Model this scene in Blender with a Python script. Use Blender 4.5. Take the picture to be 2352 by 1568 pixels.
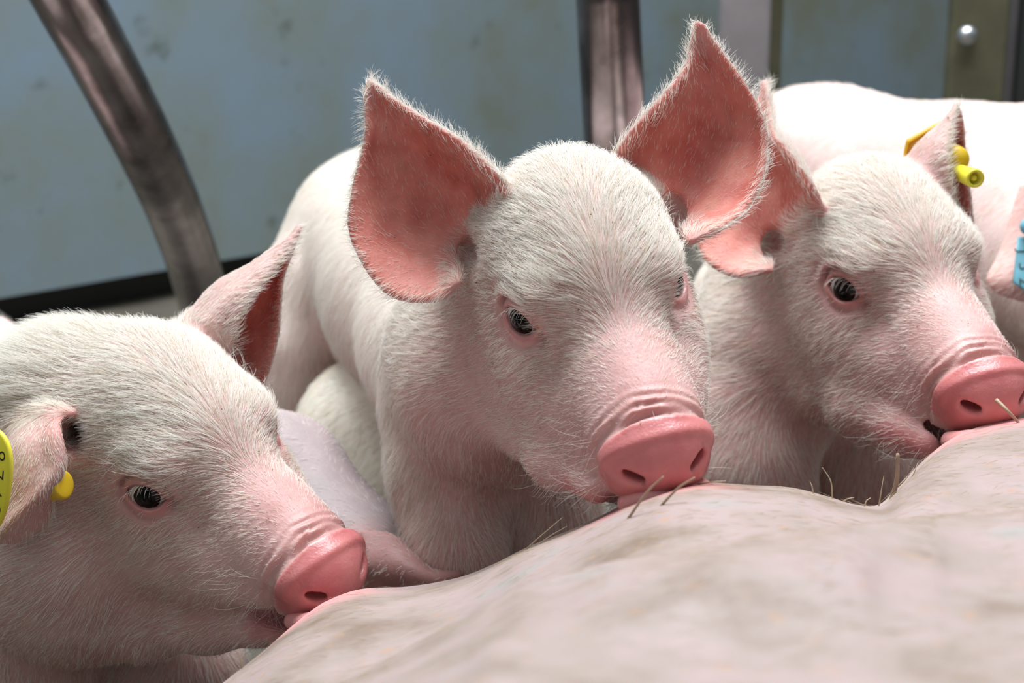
import bpy, math, random
import numpy as np
from mathutils import Matrix, Vector
from mathutils.bvhtree import BVHTree

rng = np.random.default_rng(11)
for o in list(bpy.data.objects):
    bpy.data.objects.remove(o, do_unlink=True)
scene = bpy.context.scene
COL = scene.collection

# ------------------------------------------------------------------ camera
W, H, FPX = 2352, 1568, 3920.0
CAM_H, PITCH = 0.43, math.radians(16)
cd = bpy.data.cameras.new('camera')
cam = bpy.data.objects.new('camera', cd)
COL.objects.link(cam)
cam.location = (0, 0, CAM_H)
cam.rotation_euler = (math.pi / 2 - PITCH, 0, 0)
cd.sensor_width = 36
cd.lens = 36 * FPX / W
cd.clip_start = 0.02
cd.clip_end = 50
cd.dof.use_dof = True
cd.dof.focus_distance = 0.67
cd.dof.aperture_fstop = 12.5
scene.camera = cam

# ------------------------------------------------------------------ world, lights, exposure
world = bpy.data.worlds.new('barn_air')
scene.world = world
world.use_nodes = True
bg = world.node_tree.nodes['Background']
_nt = world.node_tree
_tc = _nt.nodes.new('ShaderNodeTexCoord')
_sx = _nt.nodes.new('ShaderNodeSeparateXYZ')
_rp = _nt.nodes.new('ShaderNodeValToRGB')
_mr = _nt.nodes.new('ShaderNodeMapRange')
_nt.links.new(_tc.outputs['Generated'], _sx.inputs[0])
_nt.links.new(_sx.outputs['Z'], _mr.inputs[0])
_mr.inputs[1].default_value = -1
_nt.links.new(_mr.outputs[0], _rp.inputs[0])
for _e, (_p, _c) in zip([_rp.color_ramp.elements[0], _rp.color_ramp.elements[1], _rp.color_ramp.elements.new(0.62), _rp.color_ramp.elements.new(0.8)],
                        [(0.40, (0.05, 0.045, 0.04, 1)), (1.0, (0.80, 0.90, 1.0, 1)), (0.62, (0.20, 0.22, 0.24, 1)), (0.8, (0.55, 0.62, 0.68, 1))]):
    _e.position, _e.color = _p, _c
_nt.links.new(_rp.outputs[0], bg.inputs[0])
bg.inputs[1].default_value = 0.48


def area(name, loc, target, sx, sy, power, color):
    l = bpy.data.lights.new(name, 'AREA')
    l.shape = 'RECTANGLE'
    l.size, l.size_y = sx, sy
    l.energy = power
    l.color = color
    o = bpy.data.objects.new(name, l)
    COL.objects.link(o)
    o.location = loc
    d = Vector(target) - Vector(loc)
    o.rotation_euler = d.to_track_quat('-Z', 'Y').to_euler()
    return o


area('barn_skylight', (0.05, 1.08, 2.0), (0.0, 0.75, 0.2), 1.5, 0.9, 76, (0.93, 0.97, 1.0))
area('front_fill', (-1.7, -0.4, 1.9), (0.0, 0.8, 0.2), 1.3, 1.0, 4, (0.97, 0.99, 1.0))  # fill lamp added behind the camera to lift the fronts

scene.view_settings.view_transform = 'Standard'
scene.view_settings.look = 'None'
scene.view_settings.exposure = 0.20
scene.view_settings.gamma = 1.0
scene.view_settings.use_curve_mapping = False
cy = scene.cycles
cy.max_bounces = 6
cy.diffuse_bounces = 3
cy.glossy_bounces = 3
cy.transmission_bounces = 3
cy.transparent_max_bounces = 4
cy.use_denoising = True
cy.use_adaptive_sampling = True
cy.adaptive_threshold = 0.02

# ------------------------------------------------------------------ frames: camera frame in cm (x right, y down, z forward)
CP, SP = math.cos(PITCH), math.sin(PITCH)
MCW = np.array([[1, 0, 0], [0, -SP, CP], [0, -CP, -SP]], float)


def P(px, py, d):
    return np.array([(px - W / 2) / FPX * d, (py - H / 2) / FPX * d, d], float)


def to_world(v):
    v = np.asarray(v, float)
    return v @ MCW.T * 0.01 + np.array([0, 0, CAM_H])


def world_to_cam(v):
    return ((np.asarray(v, float) - np.array([0, 0, CAM_H])) * 100) @ MCW


def nrm(v):
    v = np.asarray(v, float)
    return v / (np.linalg.norm(v, axis=-1, keepdims=True) + 1e-12)


# ------------------------------------------------------------------ materials
def mat(name):
    m = bpy.data.materials.new(name)
    m.use_nodes = True
    nt = m.node_tree
    return m, nt, nt.nodes['Principled BSDF']


def node(nt, t, **kw):
    n = nt.nodes.new(t)
    for k, v in kw.items():
        setattr(n, k, v)
    return n


def noise(nt, scale, detail=4, rough=0.6, vec=None):
    n = node(nt, 'ShaderNodeTexNoise')
    n.inputs['Scale'].default_value = scale
    n.inputs['Detail'].default_value = detail
    n.inputs['Roughness'].default_value = rough
    if vec is None:
        tc = node(nt, 'ShaderNodeTexCoord')
        vec = tc.outputs['Object']
    nt.links.new(vec, n.inputs['Vector'])
    return n


def ramp(nt, fac, stops):
    r = node(nt, 'ShaderNodeValToRGB')
    els = r.color_ramp.elements
    while len(els) < len(stops):
        els.new(0.5)
    for e, (p, c) in zip(els, stops):
        e.position = p
        e.color = (*c, 1) if len(c) == 3 else c
    nt.links.new(fac, r.inputs[0])
    return r


def mixc(nt, fac, a, b, blend='MIX'):
    m = node(nt, 'ShaderNodeMix', data_type='RGBA', blend_type=blend)
    for sock, val in ((m.inputs[0], fac), (m.inputs[6], a), (m.inputs[7], b)):
        if hasattr(val, 'links'):
            nt.links.new(val, sock)
        elif isinstance(val, (int, float)):
            sock.default_value = val
        else:
            sock.default_value = (*val, 1)
    return m.outputs[2]


def simple(name, color, rough=0.5, metal=0.0, coat=0.0, bump=0.0, bscale=40, vary=0.0, vscale=8):
    m, nt, b = mat(name)
    b.inputs['Roughness'].default_value = rough
    b.inputs['Metallic'].default_value = metal
    b.inputs['Coat Weight'].default_value = coat
    b.inputs['Base Color'].default_value = (*color, 1)
    if vary:
        n = noise(nt, vscale)
        r = ramp(nt, n.outputs[0], [(0.3, tuple(c * (1 - vary) for c in color)), (0.7, tuple(min(1, c * (1 + vary)) for c in color))])
        nt.links.new(r.outputs[0], b.inputs['Base Color'])
    if bump:
        n2 = noise(nt, bscale)
        bp = node(nt, 'ShaderNodeBump')
        bp.inputs['Strength'].default_value = bump
        bp.inputs['Distance'].default_value = 0.002
        nt.links.new(n2.outputs[0], bp.inputs['Height'])
        nt.links.new(bp.outputs[0], b.inputs['Normal'])
    return m


def skin_material(name, base, light, sss=0.35, speck=0.5, rough=0.48):
    m, nt, b = mat(name)
    L = nt.links
    tc = node(nt, 'ShaderNodeTexCoord').outputs['Object']
    att = {k: node(nt, 'ShaderNodeAttribute', attribute_name=k).outputs['Fac'] for k in ('blush', 'inner', 'bare', 'grime', 'pale')}
    n1 = noise(nt, 28, 4, 0.6, tc)
    r1 = ramp(nt, n1.outputs[0], [(0.35, base), (0.68, light)])
    c = r1.outputs[0]
    n3 = noise(nt, 55, 3, 0.6, tc)
    red = ramp(nt, n3.outputs[0], [(0.35, (0.50, 0.15, 0.155)), (0.7, (0.60, 0.225, 0.215))]).outputs[0]
    ear = ramp(nt, n3.outputs[0], [(0.32, (0.48, 0.12, 0.095)), (0.7, (0.67, 0.27, 0.215))]).outputs[0]
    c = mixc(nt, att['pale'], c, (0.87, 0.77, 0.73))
    c = mixc(nt, att['inner'], c, ear)
    c = mixc(nt, att['blush'], c, red)
    c = mixc(nt, att['grime'], c, (0.22, 0.13, 0.07))
    # small brown specks
    v = node(nt, 'ShaderNodeTexVoronoi')
    v.inputs['Scale'].default_value = 170
    L.new(tc, v.inputs['Vector'])
    rs = ramp(nt, v.outputs['Distance'], [(0.10, (1, 1, 1)), (0.22, (0, 0, 0))])
    gate = ramp(nt, noise(nt, 60, 2, 0.5, tc).outputs[0], [(0.56, (0, 0, 0)), (0.66, (1, 1, 1))])
    mu = node(nt, 'ShaderNodeMath', operation='MULTIPLY')
    L.new(rs.outputs[0], mu.inputs[0])
    L.new(gate.outputs[0], mu.inputs[1])
    mu2 = node(nt, 'ShaderNodeMath', operation='MULTIPLY')
    L.new(mu.outputs[0], mu2.inputs[0])
    mu2.inputs[1].default_value = speck
    c = mixc(nt, mu2.outputs[0], c, (0.20, 0.09, 0.05))
    L.new(c, b.inputs['Base Color'])
    b.inputs['Subsurface Weight'].default_value = sss
    b.inputs['Subsurface Radius'].default_value = (1.0, 0.32, 0.2)
    b.inputs['Subsurface Scale'].default_value = 0.006
    rr = node(nt, 'ShaderNodeMapRange')
    L.new(att['bare'], rr.inputs[0])
    rr.inputs[3].default_value = rough + 0.08
    rr.inputs[4].default_value = 0.33
    L.new(rr.outputs[0], b.inputs['Roughness'])
    b.inputs['Specular IOR Level'].default_value = 0.45
    nb = noise(nt, 900, 2, 0.5, tc)
    nb2 = noise(nt, 260, 3, 0.6, tc)
    ad = node(nt, 'ShaderNodeMath', operation='ADD')
    L.new(nb.outputs[0], ad.inputs[0])
    L.new(nb2.outputs[0], ad.inputs[1])
    bp = node(nt, 'ShaderNodeBump')
    bp.inputs['Strength'].default_value = 0.28
    bp.inputs['Distance'].default_value = 0.0006
    L.new(ad.outputs[0], bp.inputs['Height'])
    L.new(bp.outputs[0], b.inputs['Normal'])
    return m


def hair_material(name, root, tip, trans=0.45):
    m, nt, b = mat(name)
    L = nt.links
    hi = node(nt, 'ShaderNodeHairInfo')
    c = mixc(nt, hi.outputs['Intercept'], root, tip)
    rn = ramp(nt, hi.outputs['Random'], [(0.0, (0.76, 0.70, 0.58)), (0.35, (1, 1, 1)), (1.0, (1, 1, 1))])
    c = mixc(nt, 1.0, c, rn.outputs[0], 'MULTIPLY')
    L.new(c, b.inputs['Base Color'])
    b.inputs['Roughness'].default_value = 0.42
    b.inputs['Specular IOR Level'].default_value = 0.35
    out = nt.nodes['Material Output']
    t = node(nt, 'ShaderNodeBsdfTranslucent')
    L.new(c, t.inputs[0])
    mx = node(nt, 'ShaderNodeMixShader')
    mx.inputs[0].default_value = trans
    L.new(b.outputs[0], mx.inputs[1])
    L.new(t.outputs[0], mx.inputs[2])
    L.new(mx.outputs[0], out.inputs[0])
    return m


M_SKIN = skin_material('piglet_skin', (0.49, 0.27, 0.25), (0.64, 0.42, 0.395))
M_SKIN_FAR = skin_material('far_piglet_skin', (0.66, 0.47, 0.44), (0.78, 0.62, 0.58), speck=0.2)
M_FUR = hair_material('white_bristle', (0.90, 0.85, 0.78), (0.99, 0.985, 0.95))
M_LASH = hair_material('white_lash', (0.95, 0.93, 0.86), (1.0, 1.0, 0.95), 0.15)
M_DARKHAIR = hair_material('soiled_bristle', (0.35, 0.26, 0.15), (0.60, 0.50, 0.36), 0.1)

# ------------------------------------------------------------------ object helpers
def tag(o, label=None, cat=None, group=None, kind=None):
    for k, v in (('label', label), ('category', cat), ('group', group), ('kind', kind)):
        if v:
            o[k] = v
    return o


def mesh_obj(name, verts, faces, mats, parent=None, origin=None, smooth=True, fmat=None, attrs=None):
    """verts already in world metres"""
    verts = np.asarray(verts, float)
    if origin is not None:
        verts = verts - np.asarray(origin)
    me = bpy.data.meshes.new(name)
    if isinstance(faces, np.ndarray):
        nf, k = faces.shape
        me.vertices.add(len(verts))
        me.vertices.foreach_set('co', verts.astype(np.float32).ravel())
        me.loops.add(nf * k)
        me.loops.foreach_set('vertex_index', faces.astype(np.int32).ravel())
        me.polygons.add(nf)
        me.polygons.foreach_set('loop_start', np.arange(nf, dtype=np.int32) * k)
        me.polygons.foreach_set('loop_total', np.full(nf, k, np.int32))
        me.update(calc_edges=True)
        me.validate()
    else:
        me.from_pydata([tuple(v) for v in verts], [], faces)
    me.polygons.foreach_set('use_smooth', [smooth] * len(me.polygons))
    for m in (mats if isinstance(mats, (list, tuple)) else [mats]):
        me.materials.append(m)
    if fmat is not None:
        me.polygons.foreach_set('material_index', list(fmat))
    for k, v in (attrs or {}).items():
        a = me.attributes.new(k, 'FLOAT', 'POINT')
        a.data.foreach_set('value', np.asarray(v, np.float32))
    me.update()
    o = bpy.data.objects.new(name, me)
    COL.objects.link(o)
    if parent is not None:
        o.parent = parent
    elif origin is not None:
        o.location = origin
    return o


def curves_obj(name, pts, rad, material, parent, origin):
    """pts (n,k,3) world metres; rad (n,k) metres"""
    n, k, _ = pts.shape
    hc = bpy.data.hair_curves.new(name)
    hc.add_curves([k] * n)
    p = (pts - np.asarray(origin)).astype(np.float32)
    hc.attributes['position'].data.foreach_set('vector', p.ravel())
    a = hc.attributes.get('radius') or hc.attributes.new('radius', 'FLOAT', 'POINT')
    a.data.foreach_set('value', rad.astype(np.float32).ravel())
    hc.materials.append(material)
    o = bpy.data.objects.new(name, hc)
    COL.objects.link(o)
    if parent is not None:
        o.parent = parent
    else:
        o.location = origin
    return o


# ------------------------------------------------------------------ signed distance grid
def axis(lo, flo, fhi, hi, fine, coarse, grow=1.12):
    a = list(np.arange(flo, fhi + fine, fine))
    s = fine
    while a[-1] < hi:
        s = min(s * grow, coarse)
        a.append(a[-1] + s)
    b = []
    s, c = fine, flo
    while c > lo:
        s = min(s * grow, coarse)
        c -= s
        b.append(c)
    return np.array(b[::-1] + a, np.float32)


class Grid:
    def __init__(self, xs, ys, zs):
        self.ax = (xs, ys, zs)
        self.D = np.full((len(xs), len(ys), len(zs)), 50.0, np.float32)

    def win(self, lo, hi):
        sl = tuple(slice(max(0, int(np.searchsorted(a, l)) - 1), int(np.searchsorted(a, h)) + 1) for a, l, h in zip(self.ax, lo, hi))
        x, y, z = (a[s] for a, s in zip(self.ax, sl))
        return sl, x[:, None, None], y[None, :, None], z[None, None, :]

    def op(self, fn, lo, hi, k=0.0, mode='add'):
        sl, x, y, z = self.win(lo, hi)
        if min(x.size, y.size, z.size) == 0:
            return
        d = self.D[sl]
        b = fn(x, y, z)
        if mode == 'disp':
            self.D[sl] = d + b
            return
        if mode == 'sub':
            b = -b
            h = np.clip(0.5 - 0.5 * (b - d) / max(k, 1e-4), 0, 1) if k else None
            self.D[sl] = np.maximum(d, b) if not k else -(smin(-d, -b, k))
        else:
            self.D[sl] = np.minimum(d, b) if not k else smin(d, b, k)

    def capsule(self, a, b, ra, rb, k=0.5, mode='add', sq=None):
        a = np.asarray(a, float)
        b = np.asarray(b, float)
        m = max(ra, rb) + k + 1.2

        def fn(x, y, z):
            ab = b - a
            L2 = ab @ ab + 1e-9
            dx, dy, dz = x - a[0], y - a[1], z - a[2]
            t = np.clip((dx * ab[0] + dy * ab[1] + dz * ab[2]) / L2, 0, 1)
            q = (dx - t * ab[0]) ** 2 + (dy - t * ab[1]) ** 2 + (dz - t * ab[2]) ** 2
            return (np.sqrt(q) - (ra + (rb - ra) * t)).astype(np.float32)
        self.op(fn, np.minimum(a, b) - m, np.maximum(a, b) + m, k, mode)

    def chain(self, pts, k=0.5, mode='add'):
        for (a, ra), (b, rb) in zip(pts[:-1], pts[1:]):
            self.capsule(a, b, ra, rb, k, mode)

    def ellip(self, c, r, k=0.5, mode='add', R=None):
        """R rows = local axes"""
        c = np.asarray(c, float)
        r = np.asarray(r, float)
        m = (max(r) if R is not None else r) + k + 0.8

        def fn(x, y, z):
            dx, dy, dz = x - c[0], y - c[1], z - c[2]
            if R is not None:
                u = dx * R[0][0] + dy * R[0][1] + dz * R[0][2]
                v = dx * R[1][0] + dy * R[1][1] + dz * R[1][2]
                w = dx * R[2][0] + dy * R[2][1] + dz * R[2][2]
            else:
                u, v, w = dx, dy, dz
            k0 = np.sqrt((u / r[0]) ** 2 + (v / r[1]) ** 2 + (w / r[2]) ** 2)
            k1 = np.sqrt((u / r[0] ** 2) ** 2 + (v / r[1] ** 2) ** 2 + (w / r[2] ** 2) ** 2) + 1e-6
            return (k0 * (k0 - 1) / k1).astype(np.float32)
        self.op(fn, c - m, c + m, k, mode)

    def sample(self, p):
        idx, fr = [], []
        for a, q in zip(self.ax, p.T):
            i = np.clip(np.searchsorted(a, q) - 1, 0, len(a) - 2)
            idx.append(i)
            fr.append((q - a[i]) / (a[i + 1] - a[i]))
        i, j, k = idx
        fx, fy, fz = fr
        D = self.D
        r = 0
        for di in (0, 1):
            for dj in (0, 1):
                for dk in (0, 1):
                    w = (fx if di else 1 - fx) * (fy if dj else 1 - fy) * (fz if dk else 1 - fz)
                    r = r + w * D[i + di, j + dj, k + dk]
        return r

    def mesh(self):
        D = self.D
        xs, ys, zs = self.ax
        s = D < 0
        c = s[:-1, :-1, :-1].astype(np.uint8)
        tot = c.copy()
        for o in ((1, 0, 0), (0, 1, 0), (0, 0, 1), (1, 1, 0), (1, 0, 1), (0, 1, 1), (1, 1, 1)):
            tot += s[o[0]:s.shape[0] - 1 + o[0], o[1]:s.shape[1] - 1 + o[1], o[2]:s.shape[2] - 1 + o[2]]
        act = (tot > 0) & (tot < 8)
        I, J, K = np.nonzero(act)
        vid = np.full(act.shape, -1, np.int32)
        vid[I, J, K] = np.arange(len(I))
        corners = [(a, b, cc) for a in (0, 1) for b in (0, 1) for cc in (0, 1)]
        val = {o: D[I + o[0], J + o[1], K + o[2]] for o in corners}
        acc = np.zeros((len(I), 3))
        cnt = np.zeros(len(I))
        for a in corners:
            for ax_ in range(3):
                if a[ax_]:
                    continue
                b = list(a)
                b[ax_] = 1
                b = tuple(b)
                va, vb = val[a], val[b]
                m = (va < 0) != (vb < 0)
                t = np.where(m, va / np.where(m, va - vb, 1), 0)
                p = np.tile(np.array(a, float), (len(I), 1))
                p[:, ax_] = t
                acc += p * m[:, None]
                cnt += m
        f = acc / cnt[:, None]
        V = np.stack([xs[I] + f[:, 0] * (xs[I + 1] - xs[I]), ys[J] + f[:, 1] * (ys[J + 1] - ys[J]), zs[K] + f[:, 2] * (zs[K + 1] - zs[K])], 1)
        F = []
        for ax_ in range(3):
            n = D.shape
            sl0 = [slice(1, n[i] - 1) for i in range(3)]
            sl0[ax_] = slice(0, n[ax_] - 1)
            sl1 = list(sl0)
            sl1[ax_] = slice(1, n[ax_])
            A, B = s[tuple(sl0)], s[tuple(sl1)]
            for flip, mm in ((0, A & ~B), (1, ~A & B)):
                q = np.stack(np.nonzero(mm), 1)
                if not len(q):
                    continue
                off = np.array([1, 1, 1])
                off[ax_] = 0
                q = q + off
                u, v = (ax_ + 1) % 3, (ax_ + 2) % 3
                eu = np.zeros(3, int)
                eu[u] = 1
                ev = np.zeros(3, int)
                ev[v] = 1
                g = lambda t: vid[t[:, 0], t[:, 1], t[:, 2]]
                quad = [g(q - eu - ev), g(q - ev), g(q), g(q - eu)]
                if flip:
                    quad = quad[::-1]
                F.append(np.stack(quad, 1))
        F = np.concatenate(F)
        F = F[(F >= 0).all(1)]
        return V, F


def smin(a, b, k):
    h = np.clip(0.5 + 0.5 * (b - a) / k, 0, 1)
    return (b * (1 - h) + a * h - k * h * (1 - h)).astype(np.float32)


def laplace(V, F, it=1, lam=0.5):
    for _ in range(it):
        acc = np.zeros_like(V)
        cnt = np.zeros(len(V))
        for a in range(4):
            i, j = F[:, a], F[:, (a + 1) % 4]
            for ax_ in range(3):
                acc[:, ax_] += np.bincount(i, V[j, ax_], len(V)) + np.bincount(j, V[i, ax_], len(V))
            cnt += np.bincount(i, minlength=len(V)) + np.bincount(j, minlength=len(V))
        V = V + lam * (acc / np.maximum(cnt, 1)[:, None] - V)
    return V


def vnormals(V, F):
    n = np.cross(V[F[:, 2]] - V[F[:, 0]], V[F[:, 3]] - V[F[:, 1]])
    N = np.zeros_like(V)
    for a in range(4):
        for ax_ in range(3):
            N[:, ax_] += np.bincount(F[:, a], n[:, ax_], len(V))
    return nrm(N)


def biggest(V, F):
    """keep only the largest connected shell"""
    lab = np.arange(len(V))
    e = np.concatenate([F[:, [0, 1]], F[:, [1, 2]], F[:, [2, 3]], F[:, [3, 0]]])
    for _ in range(400):
        m = np.minimum(lab[e[:, 0]], lab[e[:, 1]])
        new = lab.copy()
        np.minimum.at(new, e[:, 0], m)
        np.minimum.at(new, e[:, 1], m)
        new = new[new]
        if (new == lab).all():
            break
        lab = new
    u, c = np.unique(lab, return_counts=True)
    keep = lab == u[c.argmax()]
    remap = np.cumsum(keep) - 1
    F = remap[F[keep[F[:, 0]]]]
    return V[keep], F


# ------------------------------------------------------------------ ear patches
def spline_grid(ctrl, nu, nv):
    """ctrl (rows, cols, 3) -> dense grid by Catmull-Rom both ways"""
    def interp(a, n):
        m = a.shape[0]
        ext = np.concatenate([2 * a[:1] - a[1:2], a, 2 * a[-1:] - a[-2:-1]])
        t = np.linspace(0, m - 1, n)
        i = np.minimum(t.astype(int), m - 2)
        f = (t - i).reshape(-1, *([1] * (a.ndim - 1)))
        p0, p1, p2, p3 = ext[i], ext[i + 1], ext[i + 2], ext[i + 3]
        return 0.5 * (2 * p1 + (p2 - p0) * f + (2 * p0 - 5 * p1 + 4 * p2 - p3) * f ** 2 + (3 * p1 - p0 - 3 * p2 + p3) * f ** 3)
    g = interp(np.asarray(ctrl, float), nv)
    g = interp(g.transpose(1, 0, 2), nu).transpose(1, 0, 2)
    return g


def ear_grid(rows, R, t, nu=44, nv=60):
    ctrl = np.array([[P(*c) for c in r] for r in rows])
    ctrl = (ctrl - t) @ R            # cam -> head frame
    g = spline_grid(ctrl, nu, nv)
    # soft ridges running up the ear
    a = np.gradient(g, axis=0)
    b = np.gradient(g, axis=1)
    n = nrm(np.cross(a, b))
    T_, U_ = np.meshgrid(np.linspace(0, 1, nv), np.linspace(0, 1, nu), indexing='ij')
    amp = 0.15 * np.exp(-((T_ - 0.32) / 0.26) ** 2) * np.exp(-((U_ - 0.45) / 0.28) ** 2) * np.sin(13.0 * (U_ + 0.15 * T_) + 1.5 * np.sin(5 * T_))
    return g + n * amp[:, :, None]


def add_ear(G, g, th=0.13, k=0.55, up=None):
    nv, nu, _ = g.shape
    verts = [Vector(p) for p in g.reshape(-1, 3)]
    tris = []
    for i in range(nv - 1):
        for j in range(nu - 1):
            a = i * nu + j
            tris += [(a, a + 1, a + nu + 1), (a, a + nu + 1, a + nu)]
    bvh = BVHTree.FromPolygons(verts, tris)
    lo, hi = g.reshape(-1, 3).min(0) - 0.9, g.reshape(-1, 3).max(0) + 0.9
    sl, x, y, z = G.win(lo, hi)
    X, Y, Z = np.broadcast_arrays(x, y, z)
    pts = np.stack([X.ravel(), Y.ravel(), Z.ravel()], 1)
    # coarse cull with a voxel hash around the sheet
    cell = 0.5
    key = lambda q: np.floor(q / cell).astype(np.int64)
    surf = key(g.reshape(-1, 3))
    occ = set()
    for dx in (-2, -1, 0, 1, 2):
        for dy in (-2, -1, 0, 1, 2):
            for dz in (-2, -1, 0, 1, 2):
                s2 = surf + np.array([dx, dy, dz])
                occ.add(tuple()) if False else None
                occ.update(map(int, (s2[:, 0] + 512) * 4194304 + (s2[:, 1] + 512) * 2048 + (s2[:, 2] + 512)))
    kk = key(pts)
    code = (kk[:, 0] + 512) * 4194304 + (kk[:, 1] + 512) * 2048 + (kk[:, 2] + 512)
    near = np.isin(code, np.fromiter(occ, np.int64))
    d = np.full(len(pts), 0.9, np.float32)
    fn = bvh.find_nearest
    idx = np.nonzero(near)[0]
    rowlen = nu
    for i in idx:
        co, no, fi, dist = fn(pts[i], 1.0)
        if co is not None:
            row = (fi // 2) // (nu - 1)
            tt = row / (nv - 1)
            d[i] = dist - th * (1.5 - 0.62 * tt if tt < 0.999 else 0.8)
    D = G.D[sl]
    G.D[sl] = smin(D, d.reshape(X.shape), k)
    return bvh


# ------------------------------------------------------------------ piglet head in its own frame (cm): x forward, y to its left, z up, origin between the eyes
EYE_L = np.array([0.39, 3.09, -0.17])


def eye_frame(s):
    o = nrm([0.62, 0.80 * s, 0.10])
    f = np.array([1.0, 0, -0.03])
    f = nrm(f - (f @ o) * o)
    u = np.cross(o, f) * s
    if u[2] < 0:
        u = -u
    c = EYE_L * np.array([1, s, 1]) - o * 0.72
    return c, o, f, u


EYE_R = 0.98
NC = np.array([7.75, 0, -2.75])
NN = nrm([0.965, 0, -0.26])
NU = nrm([0.26, 0, 0.965])


def build_head(G, mouth_open=1.0):
    # skull and forehead
    G.ellip((-2.6, 0, 0.5), (4.3, 3.6, 3.7), 1.6)
    G.capsule((-3.2, 0, 1.6), (0.4, 0, 0.55), 2.35, 2.15, 1.2)
    G.ellip((-0.5, 0, 0.2), (2.5, 3.0, 2.6), 1.0)
    # muzzle
    G.capsule((0.5, 0, -0.6), (6.2, 0, -2.45), 2.35, 1.62, 1.3)
    G.capsule((3.5, 0.5, -2.6), (6.9, 0.45, -3.0), 2.0, 1.55, 0.8)
    G.capsule((3.5, -0.5, -2.6), (6.9, -0.45, -3.0), 2.0, 1.55, 0.8)
    for s in (1, -1):
        G.ellip((0.1, 2.1 * s, 1.05), (1.7, 1.15, 0.95), 0.9)                 # brow
        G.ellip((-1.2, 2.3 * s, -3.2), (3.7, 2.0, 3.1), 1.2)                # cheek
        G.ellip((1.8, 1.95 * s, -3.7), (2.7, 1.35, 1.9), 1.0)
        G.capsule((4.6, 1.35 * s, -3.9), (6.7, 0.95 * s, -3.9), 1.0, 0.78, 0.7)  # upper lip
        G.ellip((-4.4, 2.6 * s, 1.1), (1.3, 1.0, 1.2), 1.0)                   # ear root
        G.capsule((-1.2, 1.6 * s, -5.0), (3.8, 1.0 * s, -5.9), 1.6, 0.95, 0.9)   # jaw
    G.capsule((-1.5, 0, -5.0), (5.0, 0, -6.35), 2.3, 0.95, 0.9)
    G.capsule((3.8, 0, -6.0), (5.8, 0, -6.15), 1.2, 0.75, 0.5)
    # mouth slit
    for s in (1, -1):
        G.chain([((4.0, 2.3 * s, -4.75), 0.05), ((4.8, 1.95 * s, -4.95), 0.17 * mouth_open), ((5.8, 1.25 * s, -5.05), 0.32 * mouth_open), ((6.8, 0.4 * s, -5.1), 0.44 * mouth_open)], 0.16, 'sub')
    # lower lip rim
    lo = 0.22 * max(0, mouth_open - 1)
    for s in (1, -1):
        G.chain([((4.2, 2.0 * s, -5.25 - lo), 0.22), ((5.1, 1.6 * s, -5.55 - lo), 0.32), ((5.9, 0.8 * s, -5.75 - lo), 0.36), ((6.2, 0, -5.8 - lo), 0.36)], 0.35)

    # snout wrinkles behind the disc
    def wr(x, y, z):
        s = -((x - NC[0]) * NN[0] + (z - NC[2]) * NN[2])
        s = s - 0.10 * y * y * 0.6 + 0.10 * np.sin(y * 1.7 + z) + 0.035 * np.sin(y * 4.3 + 1.0) * np.sin(x * 3.1)
        m = np.clip((s - 0.55) / 0.25, 0, 1) * np.clip((2.35 - s) / 1.0, 0, 1)
        top = np.clip((z + 4.0 + 0.25 * np.abs(y)) / 1.4, 0, 1)
        return ((0.085 + 0.03 * np.sin(y * 2.3 + x * 4.0)) * m * top * np.cos(2 * np.pi * (s - 0.5) / 0.40)).astype(np.float32)
    G.op(wr, (4.2, -3, -6), (8.4, 3, 1.5), 0, 'disp')

    # nose disc
    def disc(x, y, z):
        dx, dz = x - NC[0], z - NC[2]
        a = dx * NN[0] + dz * NN[2] + 0.085 * y * y
        c = dx * NU[0] + dz * NU[2]
        c = c + 0.05 * y * y
        hw = 2.17 - 0.22 * np.clip(-c - 0.2, 0, 2)
        hh = np.where(c > 0, 1.32, 1.24)
        rho = (np.abs(y / hw) ** 2.1 + np.abs(c / hh) ** 2.1) ** (1 / 2.1)
        dish = 0.13 * np.clip(1 - rho, 0, 1) ** 0.8
        dr = (rho - 1) * 1.75 + 0.26
        da = np.abs(a + dish + 0.34) - 0.42 + 0.26
        q = np.sqrt(np.maximum(dr, 0) ** 2 + np.maximum(da, 0) ** 2) + np.minimum(np.maximum(dr, da), 0) - 0.26
        return q.astype(np.float32)
    def groove(x, y, z):
        dx, dz = x - NC[0], z - NC[2]
        a = dx * NN[0] + dz * NN[2] + 0.085 * y * y
        return (0.20 * np.exp(-((a + 0.98) / 0.17) ** 2) * np.clip((z + 4.6) / 0.8, 0, 1)).astype(np.float32)
    G.op(groove, (4.8, -3, -6), (8.4, 3, 1.0), 0, 'disp')
    G.op(disc, (5.6, -3, -5.4), (9, 3, 0.2), 0.12)
    for s in (1, -1):
        c = NC + NN * 0.0 + np.array([0, 0.98 * s, 0]) + NU * -0.14 - NN * 0.08
        e1 = nrm(np.array([-0.1, s, 0.0]) + NU * 0.28)
        e3 = nrm(NN - (NN @ e1) * e1)
        e2 = np.cross(e3, e1)
        G.ellip(c, (0.52, 0.24, 0.7), 0.34, 'sub', (e1, e2, e3))
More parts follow.
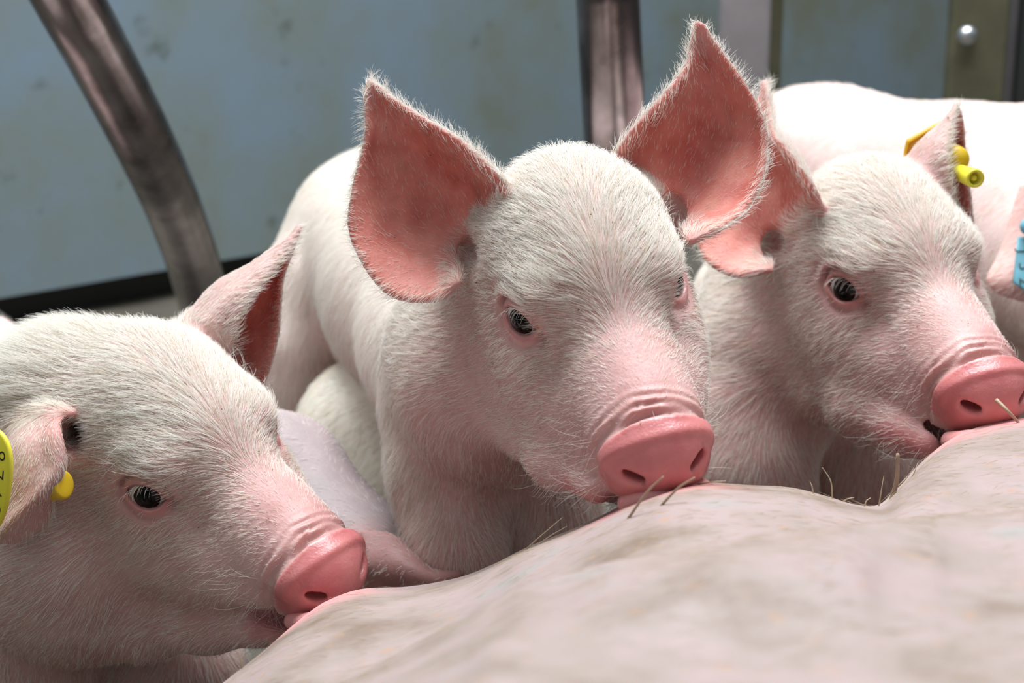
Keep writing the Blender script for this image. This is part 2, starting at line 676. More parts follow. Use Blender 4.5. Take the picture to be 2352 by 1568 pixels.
    # eyes
    for s in (1, -1):
        c, o, f, u = eye_frame(s)

        def lid(x, y, z):
            dx, dy, dz = x - c[0], y - c[1], z - c[2]
            return (np.sqrt(dx * dx + dy * dy + dz * dz) - (EYE_R + 0.13)).astype(np.float32)
        G.op(lid, c - 1.8, c + 1.8, 0.30)

        def crease(x, y, z):
            dx, dy, dz = x - c[0], y - c[1], z - c[2]
            a = dx * o[0] + dy * o[1] + dz * o[2]
            ff = dx * f[0] + dy * f[1] + dz * f[2]
            uu = dx * u[0] + dy * u[1] + dz * u[2]
            r1 = np.sqrt((ff / 1.12) ** 2 + ((uu - 0.12) / 0.92) ** 2)
            r2 = np.sqrt((ff / 1.2) ** 2 + ((uu - 0.0) / 1.0) ** 2)
            g = 0.20 * np.exp(-((r1 - 0.98) / 0.085) ** 2) * np.clip((uu + 0.1) / 0.4, 0, 1)
            g = g + 0.10 * np.exp(-((r2 - 0.98) / 0.12) ** 2) * np.clip((-uu + 0.1) / 0.4, 0, 1)
            g = g - 0.13 * np.exp(-((r1 - 1.22) / 0.13) ** 2) * np.clip((uu + 0.1) / 0.4, 0, 1)
            g = g + 0.09 * np.exp(-((r1 - 1.50) / 0.08) ** 2) * np.clip((uu + 0.1) / 0.4, 0, 1) * np.clip((1.3 - ff) / 0.6, 0, 1)
            g = g + 0.30 * np.exp(-(((ff - 1.15) / 0.35) ** 2 + ((uu + 0.30) / 0.35) ** 2))
            return (g * (a > 0)).astype(np.float32)
        G.op(crease, c - 2.4, c + 2.4, 0, 'disp')

        def slit(x, y, z):
            dx, dy, dz = x - c[0], y - c[1], z - c[2]
            a = dx * o[0] + dy * o[1] + dz * o[2]
            ff = dx * f[0] + dy * f[1] + dz * f[2]
            uu = dx * u[0] + dy * u[1] + dz * u[2] - 0.02 + 0.03 * ff
            # almond: intersection of two circles
            R1, R2 = 0.92, 1.04
            h1, h2 = 0.58, 0.50
            d1 = np.sqrt(ff ** 2 + (uu + R1 - h1) ** 2) - R1
            d2 = np.sqrt(ff ** 2 + (uu - R2 + h2) ** 2) - R2
            d = np.maximum(d1, d2)
            return np.maximum(d, 0.2 - a).astype(np.float32)
        G.op(slit, c - 2.0, c + 2.0, 0.05, 'sub')


def eye_mesh(s):
    """sphere with its pole along the gaze, three material zones"""
    c, o, f, u = eye_frame(s)
    gaze = nrm(o + 0.05 * f - 0.02 * u)
    ff = nrm(f - (f @ gaze) * gaze)
    uu = np.cross(gaze, ff)
    rings = [0, .10, .2, .3, .38, .44, .50, .57, .60, .62, .7, .85, 1.0, 1.3, 1.7, 2.2, 2.8]
    nseg = 40
    V = [gaze * EYE_R * 1.05]
    for a in rings[1:]:
        bulge = 1 + 0.05 * max(0, 1 - (a / 0.6) ** 2)
        for k in range(nseg):
            t = 2 * math.pi * k / nseg
            d = gaze * math.cos(a) + (ff * math.cos(t) + uu * math.sin(t)) * math.sin(a)
            V.append(d * EYE_R * bulge)
    F, fm = [], []
    for k in range(nseg):
        F.append((0, 1 + k, 1 + (k + 1) % nseg))
        fm.append(2)
    for r in range(len(rings) - 2):
        zone = 2 if rings[r + 2] <= 0.39 else (1 if rings[r + 2] <= 0.605 else 0)
        for k in range(nseg):
            a = 1 + r * nseg + k
            b = 1 + r * nseg + (k + 1) % nseg
            F.append((a, b, b + nseg, a + nseg))
            fm.append(zone)
    return np.array(V) + c, F, fm


M_SCLERA = simple('eye_white', (0.55, 0.50, 0.48), 0.18, coat=0.3)
M_IRIS = simple('dark_brown_iris', (0.016, 0.009, 0.007), 0.08)
M_PUPIL = simple('black_pupil', (0.001, 0.001, 0.001), 0.06)
for _m in (M_IRIS, M_PUPIL):
    _m.node_tree.nodes['Principled BSDF'].inputs['Specular IOR Level'].default_value = 0.22


M_CRUMB = simple('brown_dirt', (0.16, 0.10, 0.045), 0.8)


def pseudo(p, sc, seed=0):
    q = p * sc
    return (np.sin(q[:, 0] * 1.3 + 2.1 * np.sin(q[:, 1] * 0.9 + seed) + seed) + np.sin(q[:, 1] * 1.7 + 1.7 * np.sin(q[:, 2] * 1.1 + seed * 2)) + np.sin(q[:, 2] * 1.5 + 1.9 * np.sin(q[:, 0] * 1.2 + seed * 3))) / 3


def make_fur(V, F, N, dens, dirs, length, lift, count, rad, name, material, parent, origin, npt=5, jitter=0.25, clump=0.3, seed=0, view=None, curl=0.0, cull=-0.35):
    """all input in cam cm"""
    r = np.random.default_rng(seed)
    tri = np.concatenate([F[:, [0, 1, 2]], F[:, [0, 2, 3]]])
    a, b, c = V[tri[:, 0]], V[tri[:, 1]], V[tri[:, 2]]
    area_ = 0.5 * np.linalg.norm(np.cross(b - a, c - a), axis=1)
    cen = (a + b + c) / 3
    fn = nrm(np.cross(b - a, c - a))
    vis = (fn * nrm(-cen)).sum(1) > cull
    w = area_ * dens[tri].mean(1) * vis
    cdf = np.cumsum(w)
    pick = np.searchsorted(cdf, r.random(count) * cdf[-1])
    u = r.random(count)
    v = r.random(count)
    m = u + v > 1
    u[m], v[m] = 1 - u[m], 1 - v[m]
    w3 = np.stack([1 - u - v, u, v], 1)[:, :, None]
    T = tri[pick]
    p = (V[T] * w3).sum(1)
    n = nrm((N[T] * w3).sum(1))
    d = (dirs[T] * w3).sum(1)
    Ln = (length[T] * w3[:, :, 0]).sum(1) * r.uniform(0.55, 1.25, count)
    lf = (lift[T] * w3[:, :, 0]).sum(1) * r.uniform(0.6, 1.5, count)
    side = np.cross(n, nrm(d))
    ang = clump * (pseudo(p, 2.2, seed) + 0.8 * pseudo(p, 5.5, seed + 3)) + r.normal(0, jitter, count)
    d = nrm(d - (d * n).sum(1, keepdims=True) * n)
    d = nrm(d * np.cos(ang)[:, None] + side * np.sin(ang)[:, None])
    cv = r.normal(0, curl + 0.10, count)
    t = np.linspace(0, 1, npt)[None, :, None]
    L3 = Ln[:, None, None]
    pts = p[:, None] - n[:, None] * 0.02 + L3 * (d[:, None] * t + n[:, None] * lf[:, None, None] * (t - 0.55 * t ** 2) + side[:, None] * cv[:, None, None] * t ** 2)
    rr = (rad * r.uniform(0.7, 1.25, count))[:, None] * np.array([1 - 0.8 * q ** 1.5 for q in np.linspace(0, 1, npt)])[None]
    o = curves_obj(name, to_world(pts.reshape(-1, 3)).reshape(count, npt, 3), rr * 0.01, material, parent, origin)
    o['kind'] = 'stuff'
    return o


def lashes(Rm, t, s, warp, n, parent, origin, seed):
    r = np.random.default_rng(seed)
    c, o, f, u = eye_frame(s)
    S = []
    for i in range(n):
        q = r.uniform(-0.80, 0.5)
        top = 0.02 - 0.03 * q + (math.sqrt(max(0.01, 0.88 ** 2 - q * q)) - 0.32)
        rootdir = nrm(o * 1.0 + f * q * 0.95 + u * (top * 0.98 + 0.06))
        root = c + rootdir * (EYE_R + 0.10)
        L = r.uniform(0.35, 0.75) * (1.1 - 0.25 * abs(q))
        out = o * 0.60 - f * (0.34 - 0.30 * q + r.normal(0, 0.06)) + u * 0.10
        down = -u * r.uniform(0.8, 1.1)
        pts = [root + L * (out * tt * (1.5 - 0.55 * tt) + down * tt ** 1.7 * 0.80) for tt in np.linspace(0, 1, 7)]
        S.append(pts)
    for i in range(n // 2):                       # lower lashes, finer
        q = r.uniform(-0.75, 0.6)
        rootdir = nrm(o + f * q * 0.9 - u * 0.50)
        root = c + rootdir * (EYE_R + 0.15)
        L = r.uniform(0.25, 0.55)
        dd = nrm(-f * (0.6 - q * 0.4 + r.normal(0, 0.3)) - u * 0.8 + o * 0.15)
        S.append([root + L * (dd * tt + o * 0.25 * tt * (1 - tt)) for tt in np.linspace(0, 1, 7)])
    S = np.array(S)
    pc = warp(S.reshape(-1, 3) @ Rm.T + t)
    rr = np.tile(0.0078 * (1 - 0.75 * np.linspace(0, 1, 7) ** 1.3), (len(S), 1))
    rr[n:] *= 0.55
    return curves_obj('eyelashes', to_world(pc).reshape(len(S), 7, 3), rr * 0.01, M_LASH, parent, origin)


def warp_fn(Rm, t, pins, sig=2.6):
    """individual differences between animals: gentle local displacement of the face, pins = [(head point, px, py)]"""
    if not pins:
        return lambda p: p
    src = np.array([np.asarray(h, float) @ Rm.T + t for h, _, _ in pins])
    dst = np.array([P(px, py, s[2]) for (h, px, py), s in zip(pins, src)])
    K = np.exp(-((src[:, None] - src[None]) ** 2).sum(2) / (2 * sig ** 2))
    Wt = np.linalg.solve(K + 0.05 * np.eye(len(src)), dst - src)

    def f(p):
        out = np.array(p, float)
        for i in range(0, len(out), 200000):
            q = out[i:i + 200000]
            k = np.exp(-((q[:, None] - src[None]) ** 2).sum(2) / (2 * sig ** 2))
            out[i:i + 200000] = q + k @ Wt
        return out
    return f


def make_piglet(name, Rm, t, ears, body, bounds, pins, label, fur_n, canals=(), mouth=1.0, fine=0.1, seed=1, eyes=(-1, 1), lash_n=17, body_dir=None, fur_len=1.0):
    Rm = np.asarray(Rm, float)
    t = np.asarray(t, float)
    (xl, xh), (yl, yh), (zl, zh) = bounds
    egs = [ear_grid(rows, Rm, t) for rows in ears]
    ep = np.concatenate([g.reshape(-1, 3) for g in egs])
    fl = np.minimum(ep.min(0) - 0.5, (-6.5, -5.0, -7))
    fh = np.maximum(ep.max(0) + 0.5, (8.6, 5.0, 5))
    G = Grid(*[axis(min(a_, l_), l_, h_, max(b_, h_), fine, 0.4) for a_, b_, l_, h_ in zip((xl, yl, zl), (xh, yh, zh), fl, fh)])
    h = lambda q: (np.asarray(q, float) - t) @ Rm
    for ch in body:
        k = ch[0]
        pts = []
        for it in ch[1:]:
            if it[0] == 'h':
                pts.append((np.array(it[1:4], float), it[4]))
            else:
                pts.append((h(P(*it[:3])), it[3]))
        G.chain(pts, k)
    build_head(G, mouth)
    grids = [(g, add_ear(G, g)) for g in egs]
    for a_, b_, r_ in canals:
        G.capsule(h(P(*a_)), h(P(*b_)), r_, r_ * 0.8, 0.8, 'sub')
    V, F = G.mesh()
    V, F = biggest(V, F)
    V = laplace(V, F, 2, 0.4)
    # zones in head frame
    x, y, z = V.T
    dx, dz = x - NC[0], z - NC[2]
    a = dx * NN[0] + dz * NN[2] + 0.085 * y * y
    c = dx * NU[0] + dz * NU[2]
    rho = (np.abs(y / 2.15) ** 2.2 + np.abs(c / 1.75) ** 2.2) ** (1 / 2.2)
    noseM = np.clip((a + 0.80) / 0.25, 0, 1) * np.clip((1.25 - rho) / 0.15, 0, 1)
    wrM = np.clip((a + 2.6) / 1.6, 0, 1) * np.clip((z + 4.2) / 1.0, 0, 1) * np.clip((x - 4) / 1.0, 0, 1)
    mouthM = np.exp(-(((z + 5.0 + 0.18 * (mouth - 1)) / (0.42 + 0.12 * (mouth - 1))) ** 2)) * np.clip((x - 3.9) / 0.8, 0, 1) * (x < 7.2)
    eyeM = np.zeros(len(V))
    eyeRing = np.zeros(len(V))
    for s in (1, -1):
        ce, o, f, u = eye_frame(s)
        q = V - ce
        ff, uu = q @ f, q @ u
        rr = np.sqrt((ff / 1.25) ** 2 + (uu / 1.0) ** 2)
        on = (q @ o) > 0
        eyeM = np.maximum(eyeM, np.clip((1.25 - rr) / 0.35, 0, 1) * on)
        ra = np.sqrt((ff / 0.86) ** 2 + (uu / 0.55) ** 2)
        eyeRing = np.maximum(eyeRing, np.exp(-((ra - 1.05) / 0.22) ** 2) * on)
    bridge = np.exp(-((y / 1.35) ** 2)) * np.clip((x - 3.4) / 1.4, 0, 1) * (z > -3.2)
    N = vnormals(V, F)
    inner = np.zeros(len(V))
    earN = np.zeros(len(V))
    edge = np.zeros(len(V))
    earT = np.zeros(len(V))
    edir = np.zeros_like(V)
    camh = h(np.zeros(3))
    for (g, bvh), rows in zip(grids, ears):
        lo, hi = g.reshape(-1, 3).min(0) - 0.6, g.reshape(-1, 3).max(0) + 0.6
        cand = np.nonzero(((V > lo) & (V < hi)).all(1))[0]
        nv, nu, _ = g.shape
        tip = g[-1, nu // 2]
        base = g[0].mean(0)
        sgn = None
        data = []
        for i in cand:
            co, no, fi, dist = bvh.find_nearest(Vector(V[i]), 0.45)
            if co is None:
                continue
            cell = fi // 2
            r_, c_ = cell // (nu - 1), cell % (nu - 1)
            data.append((i, r_ / (nv - 2), c_ / (nu - 2), no.x, no.y, no.z, dist))
        if not data:
            continue
        data = np.array(data)
        ii = data[:, 0].astype(int)
        tt, uu = data[:, 1], data[:, 2]
        # the hollow side is the side the rim centre lies on
        mid = g[nv // 2]
        hollow = (mid[0] + mid[-1]) / 2 - mid[nu // 2]
        r0, c0 = nv // 2, nu // 2
        gn = np.cross(g[r0, c0 + 1] - g[r0, c0], g[r0 + 1, c0] - g[r0, c0])
        flip = np.sign(gn @ hollow)
        # bvh normal orientation relative to grid normal
        co, no, fi, dist = bvh.find_nearest(Vector(g[r0, c0]), 1)
        flip *= np.sign(np.array(no) @ gn)
        side = (N[ii] * data[:, 3:6]).sum(1) * flip
        fade = np.clip(tt / 0.12, 0, 1)
        inner[ii] = np.maximum(inner[ii], np.clip(side * 1.6, 0, 1) * (0.35 + 0.65 * fade) * np.clip((0.97 - tt) / 0.2, 0.25, 1))
        earN[ii] = np.clip(tt / 0.10, 0, 1)
        earT[ii] = tt
        ed = np.minimum(uu, 1 - uu)
        edge[ii] = np.clip((0.10 - ed) / 0.08, 0, 1)
        rr_ = (tt * (nv - 2)).round().astype(int)
        cc_ = (uu * (nu - 2)).round().astype(int)
        along = nrm(g[rr_ + 1, cc_] - g[rr_, cc_] + 1e-6)
        acr = nrm(g[rr_, np.minimum(cc_ + 1, nu - 1)] - g[rr_, cc_] + 1e-6)
        outw = acr * np.sign(uu - 0.5)[:, None] * np.abs(uu - 0.5)[:, None] * 2.2
        edir[ii] = nrm(along * 0.9 + outw)
    for a_, b_, r_ in canals:
        inner = np.maximum(inner, np.exp(-((V - h(P(*a_))) ** 2).sum(1) / (r_ + 0.45) ** 2))
    blush = np.clip(0.95 * noseM + 0.14 * wrM * (1 - earN) + 0.75 * mouthM + 0.45 * eyeRing + 0.22 * eyeM + 0.12 * bridge, 0, 1)
    bare = np.clip(noseM + wrM + 0.5 * eyeM + eyeRing + 0.35 * mouthM, 0, 1)
    grime = 0.35 * np.clip(pseudo(V, 1.9, seed) - 0.55, 0, 1) * (1 - noseM) + 0.30 * eyeRing * np.clip(pseudo(V, 9, seed + 5), 0, 1)
    # hair flow in head frame
    sy = np.tanh(y / 1.2)
    d = np.stack([np.full(len(V), -1.0), 0.42 * sy * np.clip((z + 1.5) / 3, 0, 1), -0.15 - 0.55 * np.clip((2.0 - z) / 3.5, 0, 1)], 1)
    for s in (1, -1):                              # parting round the eye
        ce, o, f, u = eye_frame(s)
        q = V - ce
        ff, uu = q @ f, q @ u
        w = np.exp(-((ff / 2.2) ** 2 + (uu / 1.9) ** 2)) * ((q @ o) > -0.3)
        d += w[:, None] * (0.9 * np.sign(uu)[:, None] * u[None] * np.exp(-((ff - 0.3) / 1.6) ** 2)[:, None])
    bw = np.clip((-x - 6.0) / 4, 0, 1) * (1 - earN)
    bd = h(np.array(body_dir if body_dir is not None else (-0.5, 0.5, 1.0)) + 0 * t + t * 1.0) if False else None
    bdir = (np.array(body_dir if body_dir is not None else (-0.6, 0.55, 0.6), float)) @ Rm
    d = d * (1 - bw)[:, None] + bdir[None] * bw[:, None]
    low = np.clip((-z - 6.3) / 3.0, 0, 1) * 2.2
    d = nrm(d) + (np.array([0.0, 1.0, 0.29]) @ Rm)[None] * low[:, None]
    d = nrm(d) * (1 - earN)[:, None] + edir * earN[:, None]
    # lengths, density
    Lh = 0.72 + 0.30 * np.clip((z - 0.5) / 3, 0, 1) + 0.35 * np.clip((-x - 3.8) / 2, 0, 1)
    Lh = Lh * (1 - 0.55 * np.clip((x - 2.0) / 3, 0, 1))
    Lh = Lh * (1 - earN) + earN * (0.36 + 0.22 * edge)
    Lh *= 1 - 0.45 * eyeM
    dens = (1 - noseM) * (1 - 0.90 * wrM) * (1 - 0.86 * eyeM) * (1 - eyeRing) * (1 - 0.8 * bridge)
    dens = dens * (1 - 0.75 * mouthM) * (1 + 0.7 * np.clip((z + 0.5) / 2.5, 0, 1))
    dens = dens * (1 - 0.82 * earN * inner * np.clip((0.92 - earT) / 0.3, 0, 1)) + 0.7 * earN * edge
    dens = dens * (1 - 0.35 * earN)
    far = np.clip((-x - 9) / 8, 0, 1)
    dens *= 1 - 0.55 * far
    lift = 0.26 + 0.30 * edge * earN + 0.35 * np.clip((-x - 3.4) / 1.2, 0, 1) * np.clip((z - 3.0) / 1.0, 0, 1) * (1 - earN) * np.clip((x + 8) / 2, 0, 1)
    warp = warp_fn(Rm, t, pins)
    nzw = (N @ Rm.T @ MCW.T)[:, 2]
    dens = dens * np.clip(0.66 + 0.55 * nzw, 0.22, 1.0) * (1 - 0.35 * np.clip((-z - 0.5) / 2, 0, 1) * (x > -7))
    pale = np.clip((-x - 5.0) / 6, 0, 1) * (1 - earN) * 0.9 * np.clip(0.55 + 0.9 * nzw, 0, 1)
    Vc = warp(V @ Rm.T + t)
    Nc = vnormals(Vc, F)
    if np.mean((Nc * nrm(N @ Rm.T)).sum(1)) < 0:
        Nc = -Nc
    dc = d @ Rm.T
    Vw = to_world(Vc)
    keep = Vw[:, 2].min()
    Vw[:, 2] = np.maximum(Vw[:, 2], 0.001)
    base = np.array([Vw[:, 0].mean(), Vw[:, 1].mean(), 0.0])
    pig = mesh_obj(name, Vw, F, M_SKIN, None, base, attrs={'blush': blush, 'inner': inner, 'bare': bare, 'grime': grime, 'pale': pale})
    tag(pig, label, 'piglet')
    for s in eyes:
        ev, ef, em = eye_mesh(s)
        mesh_obj('eye', to_world(warp(ev @ Rm.T + t)), ef, [M_SCLERA, M_IRIS, M_PUPIL], pig, base, fmat=em)
        lashes(Rm, t, s, warp, lash_n, pig, base, seed * 7 + s)
    make_fur(Vc, F, Nc, np.maximum(dens, 0), dc, Lh * fur_len, lift, int(fur_n * 1.25), 0.0074, 'fur', M_FUR, pig, base, seed=seed, jitter=0.13, clump=0.15)
    soil = np.clip(pseudo(V, 1.3, seed + 9) + 0.15, 0, 1) * np.exp(-((x - 0.8) / 2.0) ** 2) * (z > -0.2) * (1 - eyeM) * (1 - earN) * (1 - noseM) + 0.12 * dens * (1 - earN) * (x > -7)
    make_fur(Vc, F, Nc, np.maximum(soil, 0), dc, Lh * 0.6, lift * 0.7, 2600, 0.0060, 'soiled_fur', M_DARKHAIR, pig, base, npt=4, seed=seed + 30, jitter=0.25, clump=0.42)
    # long loose whiskers on muzzle, chin and brow
    wd = (np.exp(-(((x - 5.6) / 1.3) ** 2)) * (z < -2.4) * (1 - noseM) * (1 - 0.6 * wrM)
          + 1.3 * np.exp(-(((x + 0.3) / 0.9) ** 2 + ((z - 1.8) / 0.7) ** 2)) * (np.abs(y) > 1.8)
          + 0.8 * np.exp(-(((x - 4.6) / 1.5) ** 2 + ((z + 6.0) / 0.8) ** 2))) * (1 - earN)
    make_fur(Vc, F, Nc, np.maximum(wd, 0), dc, np.full(len(V), 1.15), np.full(len(V), 0.85), 400, 0.0045, 'whiskers', M_LASH, pig, base, npt=8, jitter=0.45, seed=seed + 50, curl=0.08)
    # crumbs of dried dirt caught in the coat
    r_ = np.random.default_rng(seed + 90)
    cw = np.maximum((z > -1.5) * (1 - noseM) * (1 - 0.6 * earN) * (x > -9) * ((Nc * nrm(-Vc)).sum(1) > 0.1), 0)
    pk = r_.choice(len(V), 90, p=cw / cw.sum())
    oct_ = np.array([(1, 0, 0), (-1, 0, 0), (0, 1, 0), (0, -1, 0), (0, 0, 1), (0, 0, -1)], float)
    cv, cf = [], []
    for n_, i_ in enumerate(pk):
        c_ = Vc[i_] + Nc[i_] * r_.uniform(0.04, 0.12)
        cv.append(c_ + (oct_ + r_.normal(0, 0.25, (6, 3))) * r_.uniform(0.012, 0.036) * r_.uniform(0.6, 1.5, 3))
        cf += [tuple(6 * n_ + q for q in f_) for f_ in ((0, 2, 4), (2, 1, 4), (1, 3, 4), (3, 0, 4), (2, 0, 5), (1, 2, 5), (3, 1, 5), (0, 3, 5))]
    cr = mesh_obj('dirt_crumbs', to_world(np.concatenate(cv)), cf, M_CRUMB, pig, base, smooth=False)
    cr['kind'] = 'stuff'
    return pig, G, Rm, t, base, warp


# ------------------------------------------------------------------ setting
M_WALL, nt, b = mat('smudged_grey_panel')
n1 = noise(nt, 5.5, 4, 0.6)
r1 = ramp(nt, n1.outputs[0], [(0.36, (0.20, 0.27, 0.33)), (0.5, (0.20, 0.25, 0.26)), (0.66, (0.19, 0.205, 0.16))])
n2 = noise(nt, 26, 5, 0.65)
r2 = ramp(nt, n2.outputs[0], [(0.62, (1, 1, 1)), (0.74, (0.55, 0.53, 0.45))])
cc = mixc(nt, 0.8, r1.outputs[0], r2.outputs[0], 'MULTIPLY')
nt.links.new(cc, b.inputs['Base Color'])
b.inputs['Roughness'].default_value = 0.42
M_FLOOR = simple('pen_floor', (0.10, 0.09, 0.07), 0.6, vary=0.35, vscale=10, bump=0.3)
M_STEEL, nt, b = mat('worn_steel')
n1 = noise(nt, 9, 5, 0.65)
r1 = ramp(nt, n1.outputs[0], [(0.38, (0.07, 0.06, 0.06)), (0.56, (0.25, 0.215, 0.22)), (0.70, (0.50, 0.43, 0.45))])
nt.links.new(r1.outputs[0], b.inputs['Base Color'])
b.inputs['Metallic'].default_value = 1.0
r2 = ramp(nt, n1.outputs[0], [(0.3, (0.34, 0.34, 0.34)), (0.7, (0.18, 0.18, 0.18))])
nt.links.new(r2.outputs[0], b.inputs['Roughness'])
M_POST = simple('galvanised_post', (0.30, 0.28, 0.29), 0.5, 0.3, vary=0.2, vscale=12)
M_OLIVE = simple('stained_post', (0.10, 0.095, 0.055), 0.6, 0.1, vary=0.4, vscale=14)
M_DARK = simple('matte_black', (0.02, 0.02, 0.02), 0.6)
M_BOLT = simple('zinc_bolt', (0.55, 0.57, 0.60), 0.3, 0.9)


def floor_hit(px, py):
    d = to_world(P(px, py, 1.0)) - np.array([0, 0, CAM_H])
    return np.array([0, 0, CAM_H]) + d * (-CAM_H / d[2])


def box_mesh(c, ex, ey, ez, bev=0.0):
    V = []
    for a in (-1, 1):
        for b_ in (-1, 1):
            for c_ in (-1, 1):
                V.append(c + ex * a + ey * b_ + ez * c_)
    F = [(0, 1, 3, 2), (4, 6, 7, 5), (0, 4, 5, 1), (2, 3, 7, 6), (0, 2, 6, 4), (1, 5, 7, 3)]
    return np.array(V), F


def add_bevel(o, w, seg=2):
    m = o.modifiers.new('bevel', 'BEVEL')
    m.width = w
    m.segments = seg
    m.limit_method = 'ANGLE'
    return o


WA, WB = floor_hit(0, 768), floor_hit(400, 694)
wdir = nrm((WB - WA) * np.array([1, 1, 0]))
wn = np.array([wdir[1], -wdir[0], 0])       # towards the camera
wc = (WA + WB) / 2
v, f = box_mesh(wc + wdir * 1.2 - wn * 0.02 + np.array([0, 0, 0.62]), wdir * 3.0, wn * 0.012, np.array([0, 0, 0.588]))
tag(mesh_obj('wall_back', v, f, M_WALL, origin=wc * [1, 1, 0], smooth=False), kind='structure')
v, f = box_mesh(wc + wdir * 1.2 - wn * 0.05 + np.array([0, 0, 0.03]), wdir * 3.0, wn * 0.01, np.array([0, 0, 0.03]))
tag(mesh_obj('gap_shade_back', v, f, M_DARK, origin=wc * [1, 1, 0], smooth=False), kind='structure')  # black strip stands in for the shade in the gap under the panel
v, f = box_mesh(np.array([0.6, 1.6, -0.02]), np.array([4.0, 0, 0]), np.array([0, 3.0, 0]), np.array([0, 0, 0.0195]))
tag(mesh_obj('floor', v, f, M_FLOOR, origin=(0, 0, 0), smooth=False), kind='structure')


def tube_mesh(pts, rad, nseg=28):
    pts = np.asarray(pts, float)
    rad = np.broadcast_to(rad, (len(pts),))
    tg = np.gradient(pts, axis=0)
    tg = nrm(tg)
    ref = np.array([0.3, 1.0, 0.2])
    u = nrm(np.cross(tg[0], ref))
    V, F = [], []
    for i, (p, t_) in enumerate(zip(pts, tg)):
        u = nrm(u - (u @ t_) * t_)
        w = np.cross(t_, u)
        for k in range(nseg):
            a = 2 * math.pi * k / nseg
            V.append(p + rad[i] * (u * math.cos(a) + w * math.sin(a)))
    for i in range(len(pts) - 1):
        for k in range(nseg):
            a, b_ = i * nseg + k, i * nseg + (k + 1) % nseg
            F.append((a, b_, b_ + nseg, a + nseg))
    F.append(tuple(range(nseg))[::-1])
    F.append(tuple((len(pts) - 1) * nseg + k for k in range(nseg)))
    return np.array(V), F


def smooth_path(pts, n):
    return spline_grid(np.asarray(pts, float)[:, None, :].repeat(2, 1), 2, n)[:, 0]


pp = smooth_path([P(60, -180, 92), P(158, 0, 96), P(232, 135, 101), P(325, 315, 108), P(392, 460, 116), P(438, 585, 124), P(465, 680, 130), P(500, 800, 138), P(525, 880, 142)], 50)
v, f = tube_mesh(to_world(pp), 0.0195)
o = tag(mesh_obj('crate_pipe', v, f, M_STEEL, origin=(*to_world(pp[-1])[:2], 0)), 'worn slanting steel pipe at the upper left, leaning in front of the grey panel', 'pipe')
p0, p1 = to_world(P(1390, -120, 108)), to_world(P(1413, 340, 112))
dd = (p1 - p0)
pe = p0 + dd * (p0[2] / -dd[2]) * 0.995
v, f = tube_mesh(np.linspace(p0, pe, 12), 0.0205)
tag(mesh_obj('crate_pipe', v, f, M_STEEL, origin=(*pe[:2], 0)), 'upright worn steel pipe rising behind the head of the middle piglet', 'pipe')


def post(name, px, d, w, dp, material, label, cat='post'):
    c = to_world(P(px, 100, d))
    v, f = box_mesh(np.array([c[0], c[1], 0.6]), np.array([w / 2, 0, 0]), np.array([0, dp / 2, 0]), np.array([0, 0, 0.6]))
    return add_bevel(tag(mesh_obj(name, v, f, material, origin=(c[0], c[1], 0), smooth=False), label, cat), 0.003)


post('fence_post', 1708, 150, 0.044, 0.02, M_POST, 'pale grey flat post standing behind the tall right ear of the middle piglet')
post('fence_post', 1778, 155, 0.012, 0.02, M_OLIVE, 'narrow dark strip upright along the right edge of the pale grey flat post')
ol = post('fence_post', 2243, 150, 0.050, 0.02, M_OLIVE, 'dark olive stained post with a round bolt head at the top right')
post('fence_post', 2328, 152, 0.014, 0.02, M_POST, 'slim light grey upright between the bolted olive post and the picture edge')
post('fence_post', 2368, 150, 0.022, 0.02, M_DARK, 'black upright cut off by the upper right picture edge')
# bolt on the olive post
c = to_world(P(2222, 82, 148.4)) - np.array(ol.location)
V, F = [], []
prof = [(0.0, 0.009), (0.003, 0.0085), (0.006, 0.006), (0.0075, 0.003)]
for k, (yy, r_) in enumerate(prof):
    for s_ in range(20):
        a = s_ * math.pi / 10
        V.append(c + np.array([r_ * math.cos(a), -yy, r_ * math.sin(a)]))
for k in range(3):
    for s_ in range(20):
        a, b_ = k * 20 + s_, k * 20 + (s_ + 1) % 20
        F.append((a, b_, b_ + 20, a + 20))
F.append(tuple(range(60, 80)))
mesh_obj('bolt_head', np.array(V), F, M_BOLT, ol)

# ------------------------------------------------------------------ sow
M_SOW, nt, b = mat('sow_skin')
tc = node(nt, 'ShaderNodeTexCoord').outputs['Object']
n1 = noise(nt, 22, 5, 0.6, tc)
r1 = ramp(nt, n1.outputs[0], [(0.32, (0.20, 0.145, 0.115)), (0.46, (0.29, 0.23, 0.205)), (0.6, (0.345, 0.262, 0.252)), (0.72, (0.30, 0.283, 0.268))])
n3 = noise(nt, 130, 4, 0.6, tc)
r3 = ramp(nt, n3.outputs[0], [(0.62, (0, 0, 0)), (0.76, (0.8, 0.8, 0.8))])
c2 = mixc(nt, r3.outputs[0], r1.outputs[0], (0.40, 0.22, 0.12))
pk = node(nt, 'ShaderNodeAttribute', attribute_name='pink').outputs['Fac']
c3 = mixc(nt, pk, c2, (0.72, 0.27, 0.27))
nt.links.new(c3, b.inputs['Base Color'])
b.inputs['Roughness'].default_value = 0.55
b.inputs['Subsurface Weight'].default_value = 0.2
b.inputs['Subsurface Radius'].default_value = (1, .35, .2)
b.inputs['Subsurface Scale'].default_value = 0.006
bp = node(nt, 'ShaderNodeBump')
bp.inputs['Strength'].default_value = 0.3
bp.inputs['Distance'].default_value = 0.001
nt.links.new(n3.outputs[0], bp.inputs['Height'])
nt.links.new(bp.outputs[0], b.inputs['Normal'])

